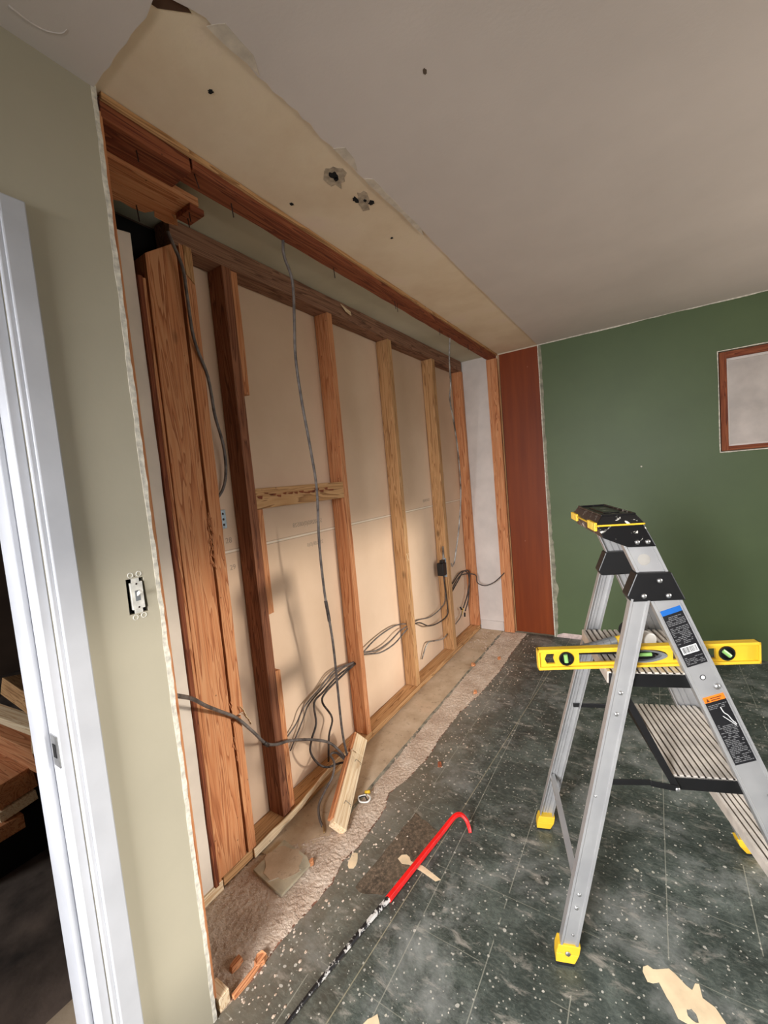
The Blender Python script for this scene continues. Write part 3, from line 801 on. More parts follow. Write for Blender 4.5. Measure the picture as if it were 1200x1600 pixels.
# horizontal block
blk = lumber('blocking', XF - 0.040, XF - 0.001, 1.2065, 1.8055, 1.380, 1.466, M['tan_y'], 'short horizontal block with peeling bark between two studs', 'wood block', axis='y', seed=24)
mb = MB(); rnd = random.Random(8)
for i in range(14):
    y = -0.28 + i * 0.036; x = 0.0205
    w = rnd.uniform(0.012, 0.03); h = rnd.uniform(0.006, 0.014); z = 0.060 + rnd.uniform(-0.008, 0.008)
    mb.add([(x, y - w, z), (x, y + w, z + rnd.uniform(-.003, .003)), (x + 0.003, y + w * 0.6, z - h), (x + 0.002, y - w * 0.5, z - h * 0.7)], [(0, 1, 2, 3)])
mb.build('bark_flakes', M['dark_fir_y'], parent=blk, keep_origin=True)['kind'] = 'stuff'

# pencil cross on the tan stud
mb = MB(); o = SO[2].location
mb.bar(Vector((XF + 0.0012, 2.412, 0.955)) - o, Vector((XF + 0.0012, 2.436, 0.905)) - o, 0.003, 0.001, up=(1, 0, 0))
mb.bar(Vector((XF + 0.0012, 2.438, 0.955)) - o, Vector((XF + 0.0012, 2.410, 0.905)) - o, 0.003, 0.001, up=(1, 0, 0))
mb.build('pencil_cross', M['pale_z'], parent=SO[2], keep_origin=True)

# old closet head plate on the ceiling, with its nails
beam = empty('ceiling_beam', (-0.045, 2.2, 2.40), label='reddish brown timber fixed along the ceiling where the closet front stood', cat='beam')
def bbox(name, x0, x1, y0, y1, z0, z1, mat, seed, label=None):
    o = beam.location
    return lumber(name, x0 - o.x, x1 - o.x, y0 - o.y, y1 - o.y, z0 - o.z, z1 - o.z, mat, label, None, parent=beam, seed=seed, axis='y', rough=0.0015)
bbox('plate', -0.085, -0.010, 0.845, YF, 2.400, 2.438, M['dark_fir_y'], 31)
bbox('near_plate', -0.108, -0.014, 0.60, 0.838, 2.386, 2.436, M['dark_fir_y'], 32)
bbox('edge_lath', -0.012, 0.0, 0.60, YF, 2.424, 2.4395, M['tan_y'], 33, 'thin pale lath along the room side of the beam')
mb = MB(); o = beam.location; rnd = random.Random(3)
def nailbar(p, q, r=0.0018, par=beam, mat=M['nail']):
    m_ = MB(); oo = par.location; m_.tube([Vector(p) - oo, Vector(q) - oo], r, 6, 1)
    return m_.build('nail', mat, parent=par)
for (x, y, dx) in ((-0.05, 0.70, 0.0), (-0.03, 0.86, 0.01), (-0.055, 1.01, 0), (-0.07, 1.56, 0), (-0.05, 2.05, 0.004), (-0.055, 2.09, -0.004), (-0.05, 2.62, 0), (-0.04, 3.10, 0)):
    nailbar((x, y, 2.402), (x + dx, y + 0.004, 2.358))
# torn board at the near end, below the beam
brd = tag(plate('torn_header_board', [(-0.110, 0.60), (-0.110, 0.925)] + [(-0.150, 0.93), (-0.20, 0.915), (-0.205, 0.89), (-0.248, 0.94), (-0.262, 0.905), (-0.258, 0.865), (-0.232, 0.85), (-0.262, 0.835), (-0.268, 0.80), (-0.262, 0.76), (-0.285, 0.72), (-0.288, 0.60)],
     [], 'xy', 2.372, 2.398, M['fir_y'], keep_origin=False), 'splintered orange board under the ceiling at the near end of the beam', 'board')
brd.parent = None
for (x, y) in ((-0.245, 0.80), (-0.16, 0.915), (-0.13, 0.90)):
    m_ = MB(); m_.tube([Vector((x, y, 2.375)) - brd.location, Vector((x, y + 0.004, 2.325)) - brd.location], 0.0018, 6, 1); m_.build('nail', M['nail'], parent=brd)
blk2 = MB(); blk2.box(-0.190, -0.112, 0.895, 0.945, 2.352, 2.371)
tag(blk2.build('nailing_block', M['dark_fir_y'], bevel=0.002), 'small dark block at the end of the splintered ceiling board', 'wood block')
# end trimmer on the far wall
tr = lumber('end_trimmer', -0.090, -0.002, YF - 0.036, YF - 0.001, 0.004, 2.399, M['fir_z'], 'upright orange board between the white closet end and the brown panel', 'stud', seed=41)
# sage wall bottom plate stub and the tack strip
lumber('plate_stub', -0.060, -0.001, 0.601, 0.634, 0.0, 0.040, M['pale_x'], 'short pale plate stub at the foot of the broken sage wall', 'wood block', seed=42, axis='z')
lumber('tack_strip', -0.004, 0.010, 0.640, 0.74, 0.0, 0.012, M['fir_y'], 'splintered strip of orange wood at the tile edge beside the plate stub', 'wood strip', axis='y', seed=43, rough=0.003)

# wavy pale lath lying over the sole plate
mb = MB(); path = [(-0.314, 0.99, 0.022, .018), (-0.314, 1.08, 0.024, .020), (-0.310, 1.16, 0.030, .016), (-0.306, 1.24, 0.038, .014), (-0.312, 1.33, 0.046, .012), (-0.322, 1.43, 0.050, .012), (-0.330, 1.55, 0.050, .014), (-0.332, 1.66, 0.047, .012)]
pp = []
for i in range(len(path) - 1):
    for k in range(5):
        t = k / 5; t2 = t * t * (3 - 2 * t); pp.append([path[i][j] + (path[i + 1][j] - path[i][j]) * (t if j == 1 else t2) for j in range(4)])
pp.append(list(path[-1])); vs = []; fs = []
for (x, y, z, h) in pp:
    for dx, dz in ((0, -h), (0.006, -h), (0.006, h), (0, h)): vs.append((x + dx, y, z + dz))
for i in range(len(pp) - 1):
    for j in range(4): fs.append((i * 4 + j, i * 4 + (j + 1) % 4, (i + 1) * 4 + (j + 1) % 4, (i + 1) * 4 + j))
fs += [(3, 2, 1, 0), tuple((len(pp) - 1) * 4 + j for j in range(4))]
tag(link_mesh('wavy_lath', vs, fs, M['pale_y'], bevel=0.001), 'wavy pale split lath along the front edge of the floor plate', 'wood strip')

# leaning pale offcut with staples
def frame_from(a, roll):
    a = Vector(a).normalized(); side = a.cross(Vector((0, 0, 1))).normalized(); up = side.cross(a).normalized()
    c, s_ = math.cos(roll), math.sin(roll)
    n1 = up * c + side * s_; w = a.cross(n1).normalized()
    return a, w, n1
p0 = Vector((-0.080, 1.232, 0.028)); p1 = Vector((-0.262, 1.665, 0.120))
a_, w_, n_ = frame_from(p1 - p0, math.radians(44)); L_ = (p1 - p0).length
mo_ = Matrix(((w_.x, a_.x, n_.x, p0.x), (w_.y, a_.y, n_.y, p0.y), (w_.z, a_.z, n_.z, p0.z), (0, 0, 0, 1)))
off = bpy.data.objects.new('leaning_offcut', None); COL.objects.link(off); off.matrix_world = mo_
tag(off, 'pale stapled offcut leaning on the floor plate below the hanging cable', 'wood offcut')
m_ = MB(); m_.box(-0.034, 0.034, 0, L_ * 0.70, -0.019, 0.019); m_.box(-0.034, 0.034, L_ * 0.70, L_ * 0.76, -0.019, 0.019); m_.box(-0.034, 0.034, L_ * 0.78, L_, -0.019, 0.019); m_.box(-0.012, 0.034, L_ * 0.75, L_ * 0.79, -0.019, 0.018)
m_.build('timber', M['pale_y'], parent=off, bevel=0.002, keep_origin=True)
m_ = MB(); m_.box(-0.046, -0.0345, 0.02, L_ * 0.74, -0.021, 0.010); m_.box(-0.046, -0.0345, L_ * 0.79, L_, -0.019, 0.017)
m_.build('side_strip', M['fir_y'], parent=off, bevel=0.001, keep_origin=True)
for (u, v) in ((0.004, 0.11), (0.006, 0.33)):
    m_ = MB(); m_.tube([(u - 0.012, v - 0.014, 0.0195), (u - 0.010, v, 0.024), (u + 0.020, v - 0.004, 0.024), (u + 0.022, v - 0.010, 0.0195)], 0.0010, 6, 1)
    m_.build('staple', M['staple'], parent=off, keep_origin=True)

# broken slab on the mortar
sl = plate('broken_tile_slab', [(-0.266, 0.946), (-0.20, 0.936), (-0.13, 0.927), (-0.092, 0.924), (-0.088, 0.99), (-0.084, 1.066), (-0.12, 1.085), (-0.19, 1.092), (-0.258, 1.10), (-0.262, 1.02)], [], 'xy', 0.003, 0.013, M['grout'], keep_origin=False)
tag(sl, 'broken flat slab with green edge lying on the mortar near the corner post', 'broken slab')
m_ = MB(); ol = sl.location
pl = [(x - ol.x, y - ol.y) for x, y in blob(-0.182, 1.022, 0.078, 0.070, 0.0, 140, 22, 0.14)]
m_.prism([(x, y, 0.0102) for x, y in pl], (0, 0, 0.0012)); m_.build('mortar_crust', M['subfloor'], parent=sl, keep_origin=True)
m_ = MB(); m_.bar((-0.0, -0.075, 0.0108), (0.075, 0.02, 0.0108), 0.003, 0.001); m_.build('white_scratch', M['white2'], parent=sl, keep_origin=True)

# brown adhesive rim and tile remnants left on the floor
gl = plain('brown tile glue', (122, 82, 64), 0.8, var=0.25, scale=30, bump=0.5)
rim_a = []; rim_b = []
for i in range(len(tile_edge) - 1):
    rim_a += jag(tile_edge[i], tile_edge[i + 1], 0.02, 0.005, 100 + i)
rim_b = [(x - 0.006 - 0.007 * abs(noise.noise(Vector((y * 14, 2, 0)))), y) for x, y in reversed(rim_a)]
rim_a = [(x + 0.003, y) for x, y in rim_a]
struct(plate('floor_glue_rim', rim_a + rim_b, [], 'xy', -0.005, -0.0012, gl))
tr_ = plain('grey tile remnant', (140, 136, 120), 0.7, var=0.2, scale=25)
pl = jag((-0.119, 1.24), (-0.122, 3.6), 0.05, 0.003, 150) + jag((-0.106, 3.6), (-0.104, 1.24), 0.04, 0.005, 151)
struct(plate('floor_tile_remnant', pl, [], 'xy', -0.004, 0.0008, tr_))
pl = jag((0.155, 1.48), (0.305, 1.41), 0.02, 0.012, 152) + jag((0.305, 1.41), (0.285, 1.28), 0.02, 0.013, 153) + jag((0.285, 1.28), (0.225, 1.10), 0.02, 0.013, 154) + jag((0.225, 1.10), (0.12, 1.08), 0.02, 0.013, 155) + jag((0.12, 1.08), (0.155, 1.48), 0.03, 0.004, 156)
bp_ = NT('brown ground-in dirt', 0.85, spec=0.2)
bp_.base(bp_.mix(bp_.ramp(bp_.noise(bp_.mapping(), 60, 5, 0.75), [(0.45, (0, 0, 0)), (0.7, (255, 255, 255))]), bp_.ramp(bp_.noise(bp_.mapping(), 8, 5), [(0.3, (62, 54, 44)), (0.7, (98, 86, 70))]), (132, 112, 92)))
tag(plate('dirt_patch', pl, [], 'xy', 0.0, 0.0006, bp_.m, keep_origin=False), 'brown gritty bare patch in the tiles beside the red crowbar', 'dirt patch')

# crumbs on the floor
mb = MB(); rnd = random.Random(12)
def crumb(x, y, z, s_):
    vs = []
    for i in range(6):
        t = i / 6 * 2 * math.pi; k = rnd.uniform(0.6, 1.1); vs.append((x + s_ * k * math.cos(t), y + s_ * k * math.sin(t) * 1.2, z))
    vs.append((x, y, z + s_ * rnd.uniform(0.5, 0.9)))
    mb.add(vs, [(i, (i + 1) % 6, 6) for i in range(6)] + [(5, 4, 3, 2, 1, 0)])
for i in range(420):
    y = 0.65 + 3.0 * rnd.random() ** 1.3; x = interp(tile_edge, y) + rnd.gauss(0.02, 0.07)
    if x < -0.29: continue
    crumb(x, y, 0.0003, rnd.uniform(0.0015, 0.006))
for i in range(160):
    crumb(rnd.uniform(-0.30, 0.0), rnd.uniform(3.2, 3.64), -0.0005, rnd.uniform(0.002, 0.009))
tag(mb.build('floor_crumbs', M['mortar'], keep_origin=True), 'loose mortar crumbs scattered beside the torn tile edge', 'crumbs', kind='stuff')
chips = [(0.03, 3.094, 0.020, 'small orange wood chip on the floor nearest the brown panel'), (0.041, 2.541, 0.018, 'orange wood chip on the tiles at mid distance along the mortar'), (0.125, 1.795, 0.014, 'dark red wood chip on the tiles beyond the crowbar hook'),
         (-0.112, 2.92, 0.022, 'flat rusty wood chip on the pale subfloor near the last studs'), (-0.088, 1.077, 0.013, 'brown crumb of wood at the corner of the broken slab'), (-0.001, 0.748, 0.022, 'orange splinter chip on the mortar near the sage wall foot'), (-0.06, 0.70, 0.020, 'long orange shaving on the mortar beside the plate stub')]
for k, (x, y, s_, lab) in enumerate(chips):
    m_ = MB(); rr = random.Random(200 + k)
    b0 = [(x + s_ * 0.9 * math.cos(t) * rr.uniform(.7, 1.1), y + s_ * math.sin(t) * rr.uniform(.7, 1.3), 0.001) for t in [i * math.pi / 3 for i in range(6)]]
    t0 = [(bx * 0.85 + x * 0.15, by * 0.85 + y * 0.15, 0.012 + rr.uniform(0, 0.008)) for bx, by, _ in b0]
    m_.loft(b0, t0)
    tag(m_.build('wood_chip', M['fir_y'] if k != 2 else M['dark_fir_y']), lab, 'wood chip')
# paint spills (thin dried paint on the tiles)
tag(plate('paint_spill', [(1.005, 1.257), (1.006, 1.27), (1.017, 1.280), (1.03, 1.276), (1.039, 1.28), (1.068, 1.298), (1.083, 1.291), (1.107, 1.273), (1.12, 1.268), (1.128, 1.290), (1.137, 1.293), (1.142, 1.26), (1.168, 1.251), (1.19, 1.22), (1.20, 1.16), (1.16, 1.13), (1.12, 1.15), (1.105, 1.179), (1.085, 1.18), (1.072, 1.206), (1.061, 1.219), (1.044, 1.248), (1.030, 1.238), (1.017, 1.235)],
    [blob(1.115, 1.205, 0.010, 0.016, 0.7, 143, 10, 0.3)], 'xy', 0.0, 0.0012, M['cream_paint'], keep_origin=False), 'cream paint spill on the dark tiles at the lower right', 'paint spill')
tag(plate('paint_spill', [(0.200, 1.249), (0.205, 1.270), (0.222, 1.280), (0.238, 1.275), (0.250, 1.262), (0.30, 1.266), (0.36, 1.252), (0.382, 1.246), (0.368, 1.232), (0.30, 1.244), (0.25, 1.246), (0.225, 1.237)],
    [], 'xy', 0.0, 0.0010, M['cream_paint'], keep_origin=False), 'cream paint streak on the tiles passing under the red crowbar', 'paint spill')
tag(plate('paint_spill', blob(0.05, 1.16, 0.018, 0.035, 0.4, 144, 12, 0.2), [], 'xy', 0.0, 0.0010, M['cream_paint'], keep_origin=False), 'small cream paint patch at the torn tile edge', 'paint spill')
tag(plate('paint_spill', blob(0.395, 0.765, 0.025, 0.045, 0.4, 145, 12, 0.2), [], 'xy', 0.0, 0.0010, M['cream_paint'], keep_origin=False), 'pale paint patch on the tiles at the bottom edge of the picture', 'paint spill')

# ------------------------------------------------------------------ crowbar
red = [(0.258, 1.088, 0.014), (0.283, 1.246, 0.017), (0.312, 1.390, 0.028), (0.330, 1.462, 0.040), (0.343, 1.492, 0.047), (0.362, 1.505, 0.046), (0.384, 1.502, 0.032), (0.400, 1.488, 0.014), (0.406, 1.480, 0.004)]
steel = [(0.259, 1.096, 0.014), (0.243, 1.02, 0.013), (0.222, 0.90, 0.011), (0.200, 0.765, 0.010), (0.187, 0.68, 0.007), (0.182, 0.64, 0.003)]
cb = empty('crowbar', (0.24, 1.1, 0.0), label='red hooked crowbar lying on the dark tile floor', cat='crowbar')
oo = cb.location
m_ = MB(); m_.tube([Vector(p) - oo for p in red], 0.0135, 6, 5, r_end=0.007); m_.build('hook_end', M['redp'], parent=cb, bevel=0.001, keep_origin=True)
m_ = MB(); m_.tube([Vector(p) - oo for p in steel], 0.0105, 6, 5, r_end=0.004); s2 = m_.build('bare_shaft', M['barsteel'], parent=cb, keep_origin=True); s2['label'] = 'dark bare steel shaft flecked with white paint'

# ------------------------------------------------------------------ switch in the sage wall
sw = empty('light_switch', (-0.002, 0.528, 1.226), label='uncovered ivory toggle switch in a dark hole in the sage wall', cat='switch')
MB().box(-0.055, -0.0125, -0.024, 0.025, -0.048, 0.046).build('dark_box', M['hole'], parent=sw, keep_origin=True)
def sgy(poly, lo, hi, name, mat, par): # polygon in local y,z
    m__ = MB(); m__.prism([(lo, a, b) for a, b in poly], (hi - lo, 0, 0)); return m__.build(name, mat, parent=par, bevel=0.0006, keep_origin=True)
sgy([(-0.009, -0.062), (0.009, -0.062), (0.010, -0.044), (0.0095, 0.044), (0.009, 0.060), (-0.009, 0.060), (-0.0095, 0.044), (-0.010, -0.044)], -0.0005, 0.0012, 'strap', M['device'], sw)
for s1 in (-1, 1):
    for s3 in (-1, 1):
        m__ = MB(); m__.tube([(0.002, s1 * 0.010 + 0.006 * math.cos(t), s3 * 0.052 + 0.006 * math.sin(t)) for t in [i * math.pi / 5 for i in range(11)]], 0.0011, 6, 1)
        m__.build('plaster_ear', M['device'], parent=sw, keep_origin=True)
body = sgy([(-0.0145, -0.033), (0.0145, -0.033), (0.0145, 0.033), (-0.0145, 0.033)], -0.004, 0.005, 'body', M['device'], sw)
sgy([(-0.006, -0.013), (0.006, -0.013), (0.006, 0.013), (-0.006, 0.013)], 0.005, 0.0056, 'toggle_slot', M['grey_plastic'], sw)
m__ = MB(); m__.bar((0.004, 0.001, 0.002), (0.018, 0.001, 0.010), 0.006, 0.009, up=(0, 0, 1)); m__.build('toggle', M['device'], parent=sw, bevel=0.001, keep_origin=True)
for z_ in (-0.048, 0.048, -0.029, 0.029):
    m__ = MB(); m__.dome((0.0012 if abs(z_) > .04 else 0.005, 0, z_), (1, 0, 0), 0.0025, 0.001); m__.build('screw', M['nail'], parent=sw, keep_origin=True)

# metal boxes in the stud wall
jb = empty('junction_box', (-0.40, 1.075, 1.355), label='small bluish metal box beside the corner post', cat='electrical box')
MB().box(-0.01, 0.022, -0.022, 0.018, -0.038, 0.038).build('box_body', M['galv'], parent=jb, bevel=0.002, keep_origin=True)
for z_ in (-0.022, 0.0, 0.022):
    m__ = MB(); m__.dome((0.022, 0.004, z_), (1, 0, 0), 0.005, 0.0012); m__.build('knockout', M['nail'], parent=jb, keep_origin=True)
sb = empty('switch_box', (-0.36, 3.02, 0.72), label='small black switch on a galvanised box fixed to the stud', cat='electrical box')
MB().box(0.0, 0.030, 0.018, 0.036, -0.075, 0.075).build('metal_bracket', M['galv'], parent=sb, bevel=0.001, keep_origin=True)
MB().box(-0.02, 0.034, -0.045, 0.018, -0.055, 0.045).build('black_body', M['black'], parent=sb, bevel=0.004, keep_origin=True)
MB().box(0.0, 0.028, -0.03, 0.012, 0.046, 0.068).build('clamp', M['black'], parent=sb, bevel=0.002, keep_origin=True)
m__ = MB(); m__.tube([(0.012, 0.020, 0.06), (0.012, 0.028, 0.17)], 0.009, 8, 1, r_end=0.006); m__.build('grey_sleeve', M['cable_silver'], parent=sb, keep_origin=True)

# ------------------------------------------------------------------ cables
CABLES = {
 'hang': [(-0.080,1.267,2.407),(-0.090,1.275,2.348),(-0.100,1.319,2.270),(-0.110,1.318,2.124),(-0.120,1.314,1.975),(-0.140,1.347,1.803),(-0.150,1.381,1.619),(-0.170,1.418,1.439),(-0.190,1.421,1.196),(-0.200,1.434,0.972),(-0.200,1.445,0.863),(-0.210,1.469,0.701),(-0.230,1.492,0.467),(-0.240,1.506,0.248),(-0.240,1.528,0.092)],
 'left': [(-0.290,0.927,2.364),(-0.280,0.938,2.316),(-0.280,0.962,2.251),(-0.285,0.969,2.168),(-0.300,0.987,2.021),(-0.320,1.041,1.899),(-0.360,1.083,1.763),(-0.370,1.113,1.652),(-0.380,1.119,1.550),(-0.390,1.105,1.481),(-0.400,1.073,1.435)],
 'right': [(-0.080,2.866,2.420),(-0.100,2.870,2.267),(-0.130,2.931,2.104),(-0.140,2.920,1.990),(-0.170,3.041,1.818),(-0.200,3.148,1.604),(-0.240,3.239,1.297),(-0.280,3.239,1.009),(-0.300,3.192,0.830),(-0.312,3.166,0.738),(-0.311,3.120,0.714),(-0.300,3.082,0.745)],
 'front': [(-0.030,0.606,0.925),(-0.120,0.704,0.848),(-0.200,0.796,0.760),(-0.270,0.893,0.673),(-0.300,0.976,0.596),(-0.300,1.041,0.505),(-0.290,1.088,0.431),(-0.290,1.142,0.393),(-0.290,1.224,0.362),(-0.290,1.358,0.286),(-0.280,1.452,0.217),(-0.260,1.500,0.147),(-0.250,1.534,0.079)],
 'b1': [(-0.370,1.823,0.455),(-0.370,1.638,0.481),(-0.380,1.530,0.436),(-0.380,1.407,0.398),(-0.390,1.352,0.339),(-0.400,1.262,0.290)],
 'b1b': [(-0.365,1.816,0.455),(-0.365,1.646,0.471),(-0.370,1.553,0.437),(-0.380,1.443,0.396),(-0.390,1.399,0.335),(-0.400,1.310,0.230)],
 'b2': [(-0.360,1.808,0.452),(-0.360,1.653,0.448),(-0.350,1.523,0.428),(-0.350,1.448,0.406),(-0.340,1.436,0.311),(-0.330,1.386,0.262),(-0.310,1.350,0.226),(-0.300,1.379,0.154),(-0.285,1.423,0.111),(-0.270,1.484,0.094),(-0.250,1.534,0.079)],
 'b3': [(-0.355,1.802,0.452),(-0.360,1.661,0.430),(-0.360,1.542,0.407),(-0.360,1.516,0.369),(-0.360,1.575,0.257),(-0.360,1.538,0.181),(-0.358,1.513,0.060)],
 'm1': [(-0.365,2.461,0.453),(-0.370,2.311,0.499),(-0.380,2.152,0.503),(-0.380,2.005,0.488),(-0.365,1.835,0.459)],
 'm2': [(-0.360,2.451,0.452),(-0.365,2.328,0.454),(-0.370,2.185,0.429),(-0.370,2.037,0.433),(-0.370,1.901,0.472),(-0.365,1.835,0.457)],
 'm3': [(-0.355,2.442,0.451),(-0.360,2.349,0.426),(-0.360,2.219,0.401),(-0.360,2.054,0.412),(-0.360,1.905,0.464),(-0.360,1.835,0.455)],
 'r1': [(-0.365,2.445,0.453),(-0.380,2.619,0.430),(-0.385,2.801,0.389),(-0.380,2.989,0.401),(-0.355,3.036,0.473),(-0.350,3.020,0.665)],
 'r2': [(-0.360,2.445,0.448),(-0.370,2.598,0.415),(-0.370,2.740,0.342),(-0.370,2.904,0.311),(-0.350,3.020,0.330),(-0.345,3.040,0.400),(-0.345,3.010,0.665)],
 'w1': [(-0.400,2.645,0.120),(-0.385,2.725,0.212),(-0.375,2.834,0.192),(-0.370,2.960,0.161),(-0.365,3.040,0.172)],
 'f1': [(-0.390,3.249,0.482),(-0.380,3.379,0.550),(-0.370,3.505,0.555),(-0.300,3.585,0.530),(-0.290,3.589,0.461),(-0.220,3.578,0.439),(-0.150,3.601,0.461),(-0.090,3.623,0.510),(-0.055,3.650,0.546)],
 'f2': [(-0.400,3.293,0.520),(-0.390,3.408,0.571),(-0.380,3.506,0.583),(-0.370,3.581,0.543),(-0.370,3.596,0.456),(-0.380,3.552,0.347),(-0.385,3.453,0.258)],
 'f3': [(-0.395,3.256,0.458),(-0.380,3.391,0.536),(-0.370,3.480,0.584),(-0.360,3.591,0.559),(-0.360,3.569,0.451),(-0.370,3.552,0.318),(-0.380,3.479,0.221)],
 'f4': [(-0.390,3.272,0.173),(-0.385,3.366,0.199),(-0.380,3.407,0.244)],
 'g1': [(-0.255,1.530,0.082),(-0.285,1.500,0.135),(-0.300,1.470,0.140),(-0.261,1.449,0.125),(-0.231,1.395,0.10),(-0.232,1.339,0.07),(-0.227,1.285,0.04),(-0.194,1.248,0.02),(-0.162,1.229,0.008)],
}
CL = {
 'hang': ('dark cable hanging from the ceiling beam down to the floor by the leaning offcut', 0.0058, 'cable'),
 'left': ('dark and silver cable curving down beside the corner post', 0.0058, 'cable'),
 'right': ('silver cable hanging from the far end of the beam to the black switch', 0.0055, 'cable_silver'),
 'front': ('thick grey cable crossing in front of the corner post from the sage wall', 0.0062, 'cable'),
 'b1': ('upper thin cable sagging left from the orange stud to behind the scab board', 0.0036, 'cable'),
 'b1b': ('lower thin cable sagging left from the orange stud to behind the scab board', 0.0036, 'cable'),
 'b2': ('dark cable looping down from the orange stud to the leaning offcut', 0.0052, 'cable_dark'),
 'b3': ('dark cable dropping with a kink from the orange stud onto the floor plate', 0.0052, 'cable_dark'),
 'm1': ('highest of the three cables arching between the orange and the tan stud', 0.0045, 'cable'),
 'm2': ('middle one of the three cables arching between the orange and the tan stud', 0.0045, 'cable'),
 'm3': ('lowest of the three cables arching between the orange and the tan stud', 0.0045, 'cable'),
 'r1': ('thin cable rising from the tan stud to the black switch', 0.0040, 'cable'),
 'r2': ('dark cable sagging from the tan stud and rising to the black switch', 0.0050, 'cable_dark'),
 'w1': ('short pale grey cable near the floor entering the narrow tan stud', 0.0052, 'cable_silver'),
 'f1': ('thin dark cable crossing the white closet end to the far upright board', 0.0045, 'cable_dark'),
 'f2': ('cable looping over the top of the bundle beside the last stud', 0.0055, 'cable_dark'),
 'f3': ('inner cable of the bundle that droops beside the last stud', 0.0055, 'cable_dark'),
 'f4': ('short cable end rising from low in the last bay', 0.0045, 'cable'),
 'g1': ('grey cable end looping down over the wavy lath to the floor', 0.0055, 'cable'),
}
CO = {}
for k, pts in CABLES.items():
    lab, r_, mt = CL[k]
    m__ = MB(); m__.tube(pts, r_, 8, 5)
    CO[k] = tag(m__.build('electrical_cable', M[mt], smooth=True), lab, 'cable')
# armoured twist low on the hanging cable, wire ends and nuts
def child_tube(name, par, pts, r_, mat, sm=4):
    o_ = par.location; m__ = MB(); m__.tube([Vector(p) - o_ for p in pts], r_, 8, sm); return m__.build(name, mat, parent=par, smooth=True)
child_tube('tape_wrap', CO['hang'], [(-0.200,1.436,0.93),(-0.200,1.440,0.90),(-0.202,1.447,0.86),(-0.204,1.452,0.83)], 0.0082, M['cable_dark'])
child_tube('tape_wrap', CO['front'], [(-0.290,1.080,0.437),(-0.290,1.100,0.415)], 0.0085, M['cable_dark'], 1)
child_tube('bare_end', CO['g1'], [(-0.172,1.236,0.012),(-0.150,1.222,0.008),(-0.135,1.208,0.006)], 0.0035, M['copper'])
child_tube('bare_end', CO['f2'], [(-0.385,3.453,0.258),(-0.382,3.42,0.235),(-0.380,3.40,0.215)], 0.0035, M['yellow'])
child_tube('wire_nut', CO['f3'], [(-0.378,3.46,0.215),(-0.376,3.45,0.18)], 0.0075, M['black'], 1)
child_tube('wire_nut', CO['f2'], [(-0.378,3.37,0.290),(-0.376,3.40,0.26)], 0.0075, M['black'], 1)
lw = tag(MB().tube([(-0.125,1.44,0.006),(-0.090,1.46,0.012),(-0.060,1.445,0.018),(-0.062,1.425,0.012),(-0.095,1.415,0.008),(-0.115,1.43,0.014),(-0.085,1.445,0.024)], 0.0035, 8, 6).build('loose_wire', M['white_plastic'], smooth=True), 'small coil of white wire on the mortar beside the leaning offcut', 'wire')
child_tube('yellow_nut', lw, [(-0.100,1.462,0.020),(-0.078,1.470,0.024)], 0.007, M['yellow'], 1)
child_tube('dark_strand', lw, [(-0.115,1.425,0.010),(-0.09,1.44,0.02),(-0.07,1.435,0.01)], 0.003, M['blackrub'])

# ------------------------------------------------------------------ stepladder
TH = 0.3255; CXY = (1.0749, 1.5309)
lad = empty('step_ladder', (CXY[0], CXY[1], 0), TH, 'aluminium stepladder with black cap and yellow feet at the right', 'stepladder')
def fr(s_, z): return Vector((0.3621 - 0.3742 * z, s_ * (0.2348 - 0.0638 * z), z))
def rr_(s_, z): return Vector((-0.3621 + 0.248 * z, s_ * (0.252 - 0.0736 * z), z))
def rail(name, fn, s_, z0, z1, w, depth):
    p = fn(s_, z0); q = fn(s_, z1); d = (q - p).normalized()
    b = Vector((0, -s_, 0)); b = (b - d * b.dot(d)).normalized(); a = d.cross(b).normalized()
    if a.x < 0: a = -a
    t = 0.0028
    prof = [(-w, -.005), (-w + .006, -.005), (-w + .008, 0), (w - .008, 0), (w - .006, -.005), (w, -.005), (w, depth), (w - t, depth), (w - t, t), (w * .3, t), (w * .3 - .002, t + .004), (w * .3 - .004, t), (-w * .3 + .004, t), (-w * .3 + .002, t + .004), (-w * .3, t), (-w + t, t), (-w + t, depth), (-w, depth)]
    r0 = [p + a * x + b * y for x, y in prof]; r1 = [q + a * x + b * y for x, y in prof]
    # keep the ends horizontal
    def flat(r, z): return [v - d * ((v.z - z) / d.z) for v in r]
    m__ = MB(); m__.loft(flat(r0, z0), flat(r1, z1))
    return m__.build(name, M['alu'], parent=lad, keep_origin=True), a, b, d
RL = {}
for s_ in (-1, 1):
    RL['f', s_] = rail('front_rail', fr, s_, 0.03, 1.245, 0.0365, 0.026)
    RL['r', s_] = rail('rear_rail', rr_, s_, 0.03, 1.115, 0.0235, 0.022)
def rivet(par_key, fn, s_, z, da, size=0.007):
    o_, a, b, d = RL[par_key, s_]
    c_ = fn(s_, z) + a * da - b * 0.0005
    m__ = MB(); m__.dome(c_, -b, size, size * 0.6); return m__.build('rivet', M['steel'], parent=o_, smooth=True, keep_origin=True)
for s_ in (-1, 1):
    for (z, da) in ((0.80, 0.0), (0.74, 0.0), (0.21, 0.0), (0.17, 0.0), (0.50, -0.01), (0.09, 0.006)): rivet('r', rr_, s_, z, da, 0.0065 if z != 0.50 and z != 0.09 else 0.004)
    for (z, da) in ((0.815, 0.02), (0.53, 0.02), (0.26, 0.02)): rivet('f', fr, s_, z, da, 0.009)
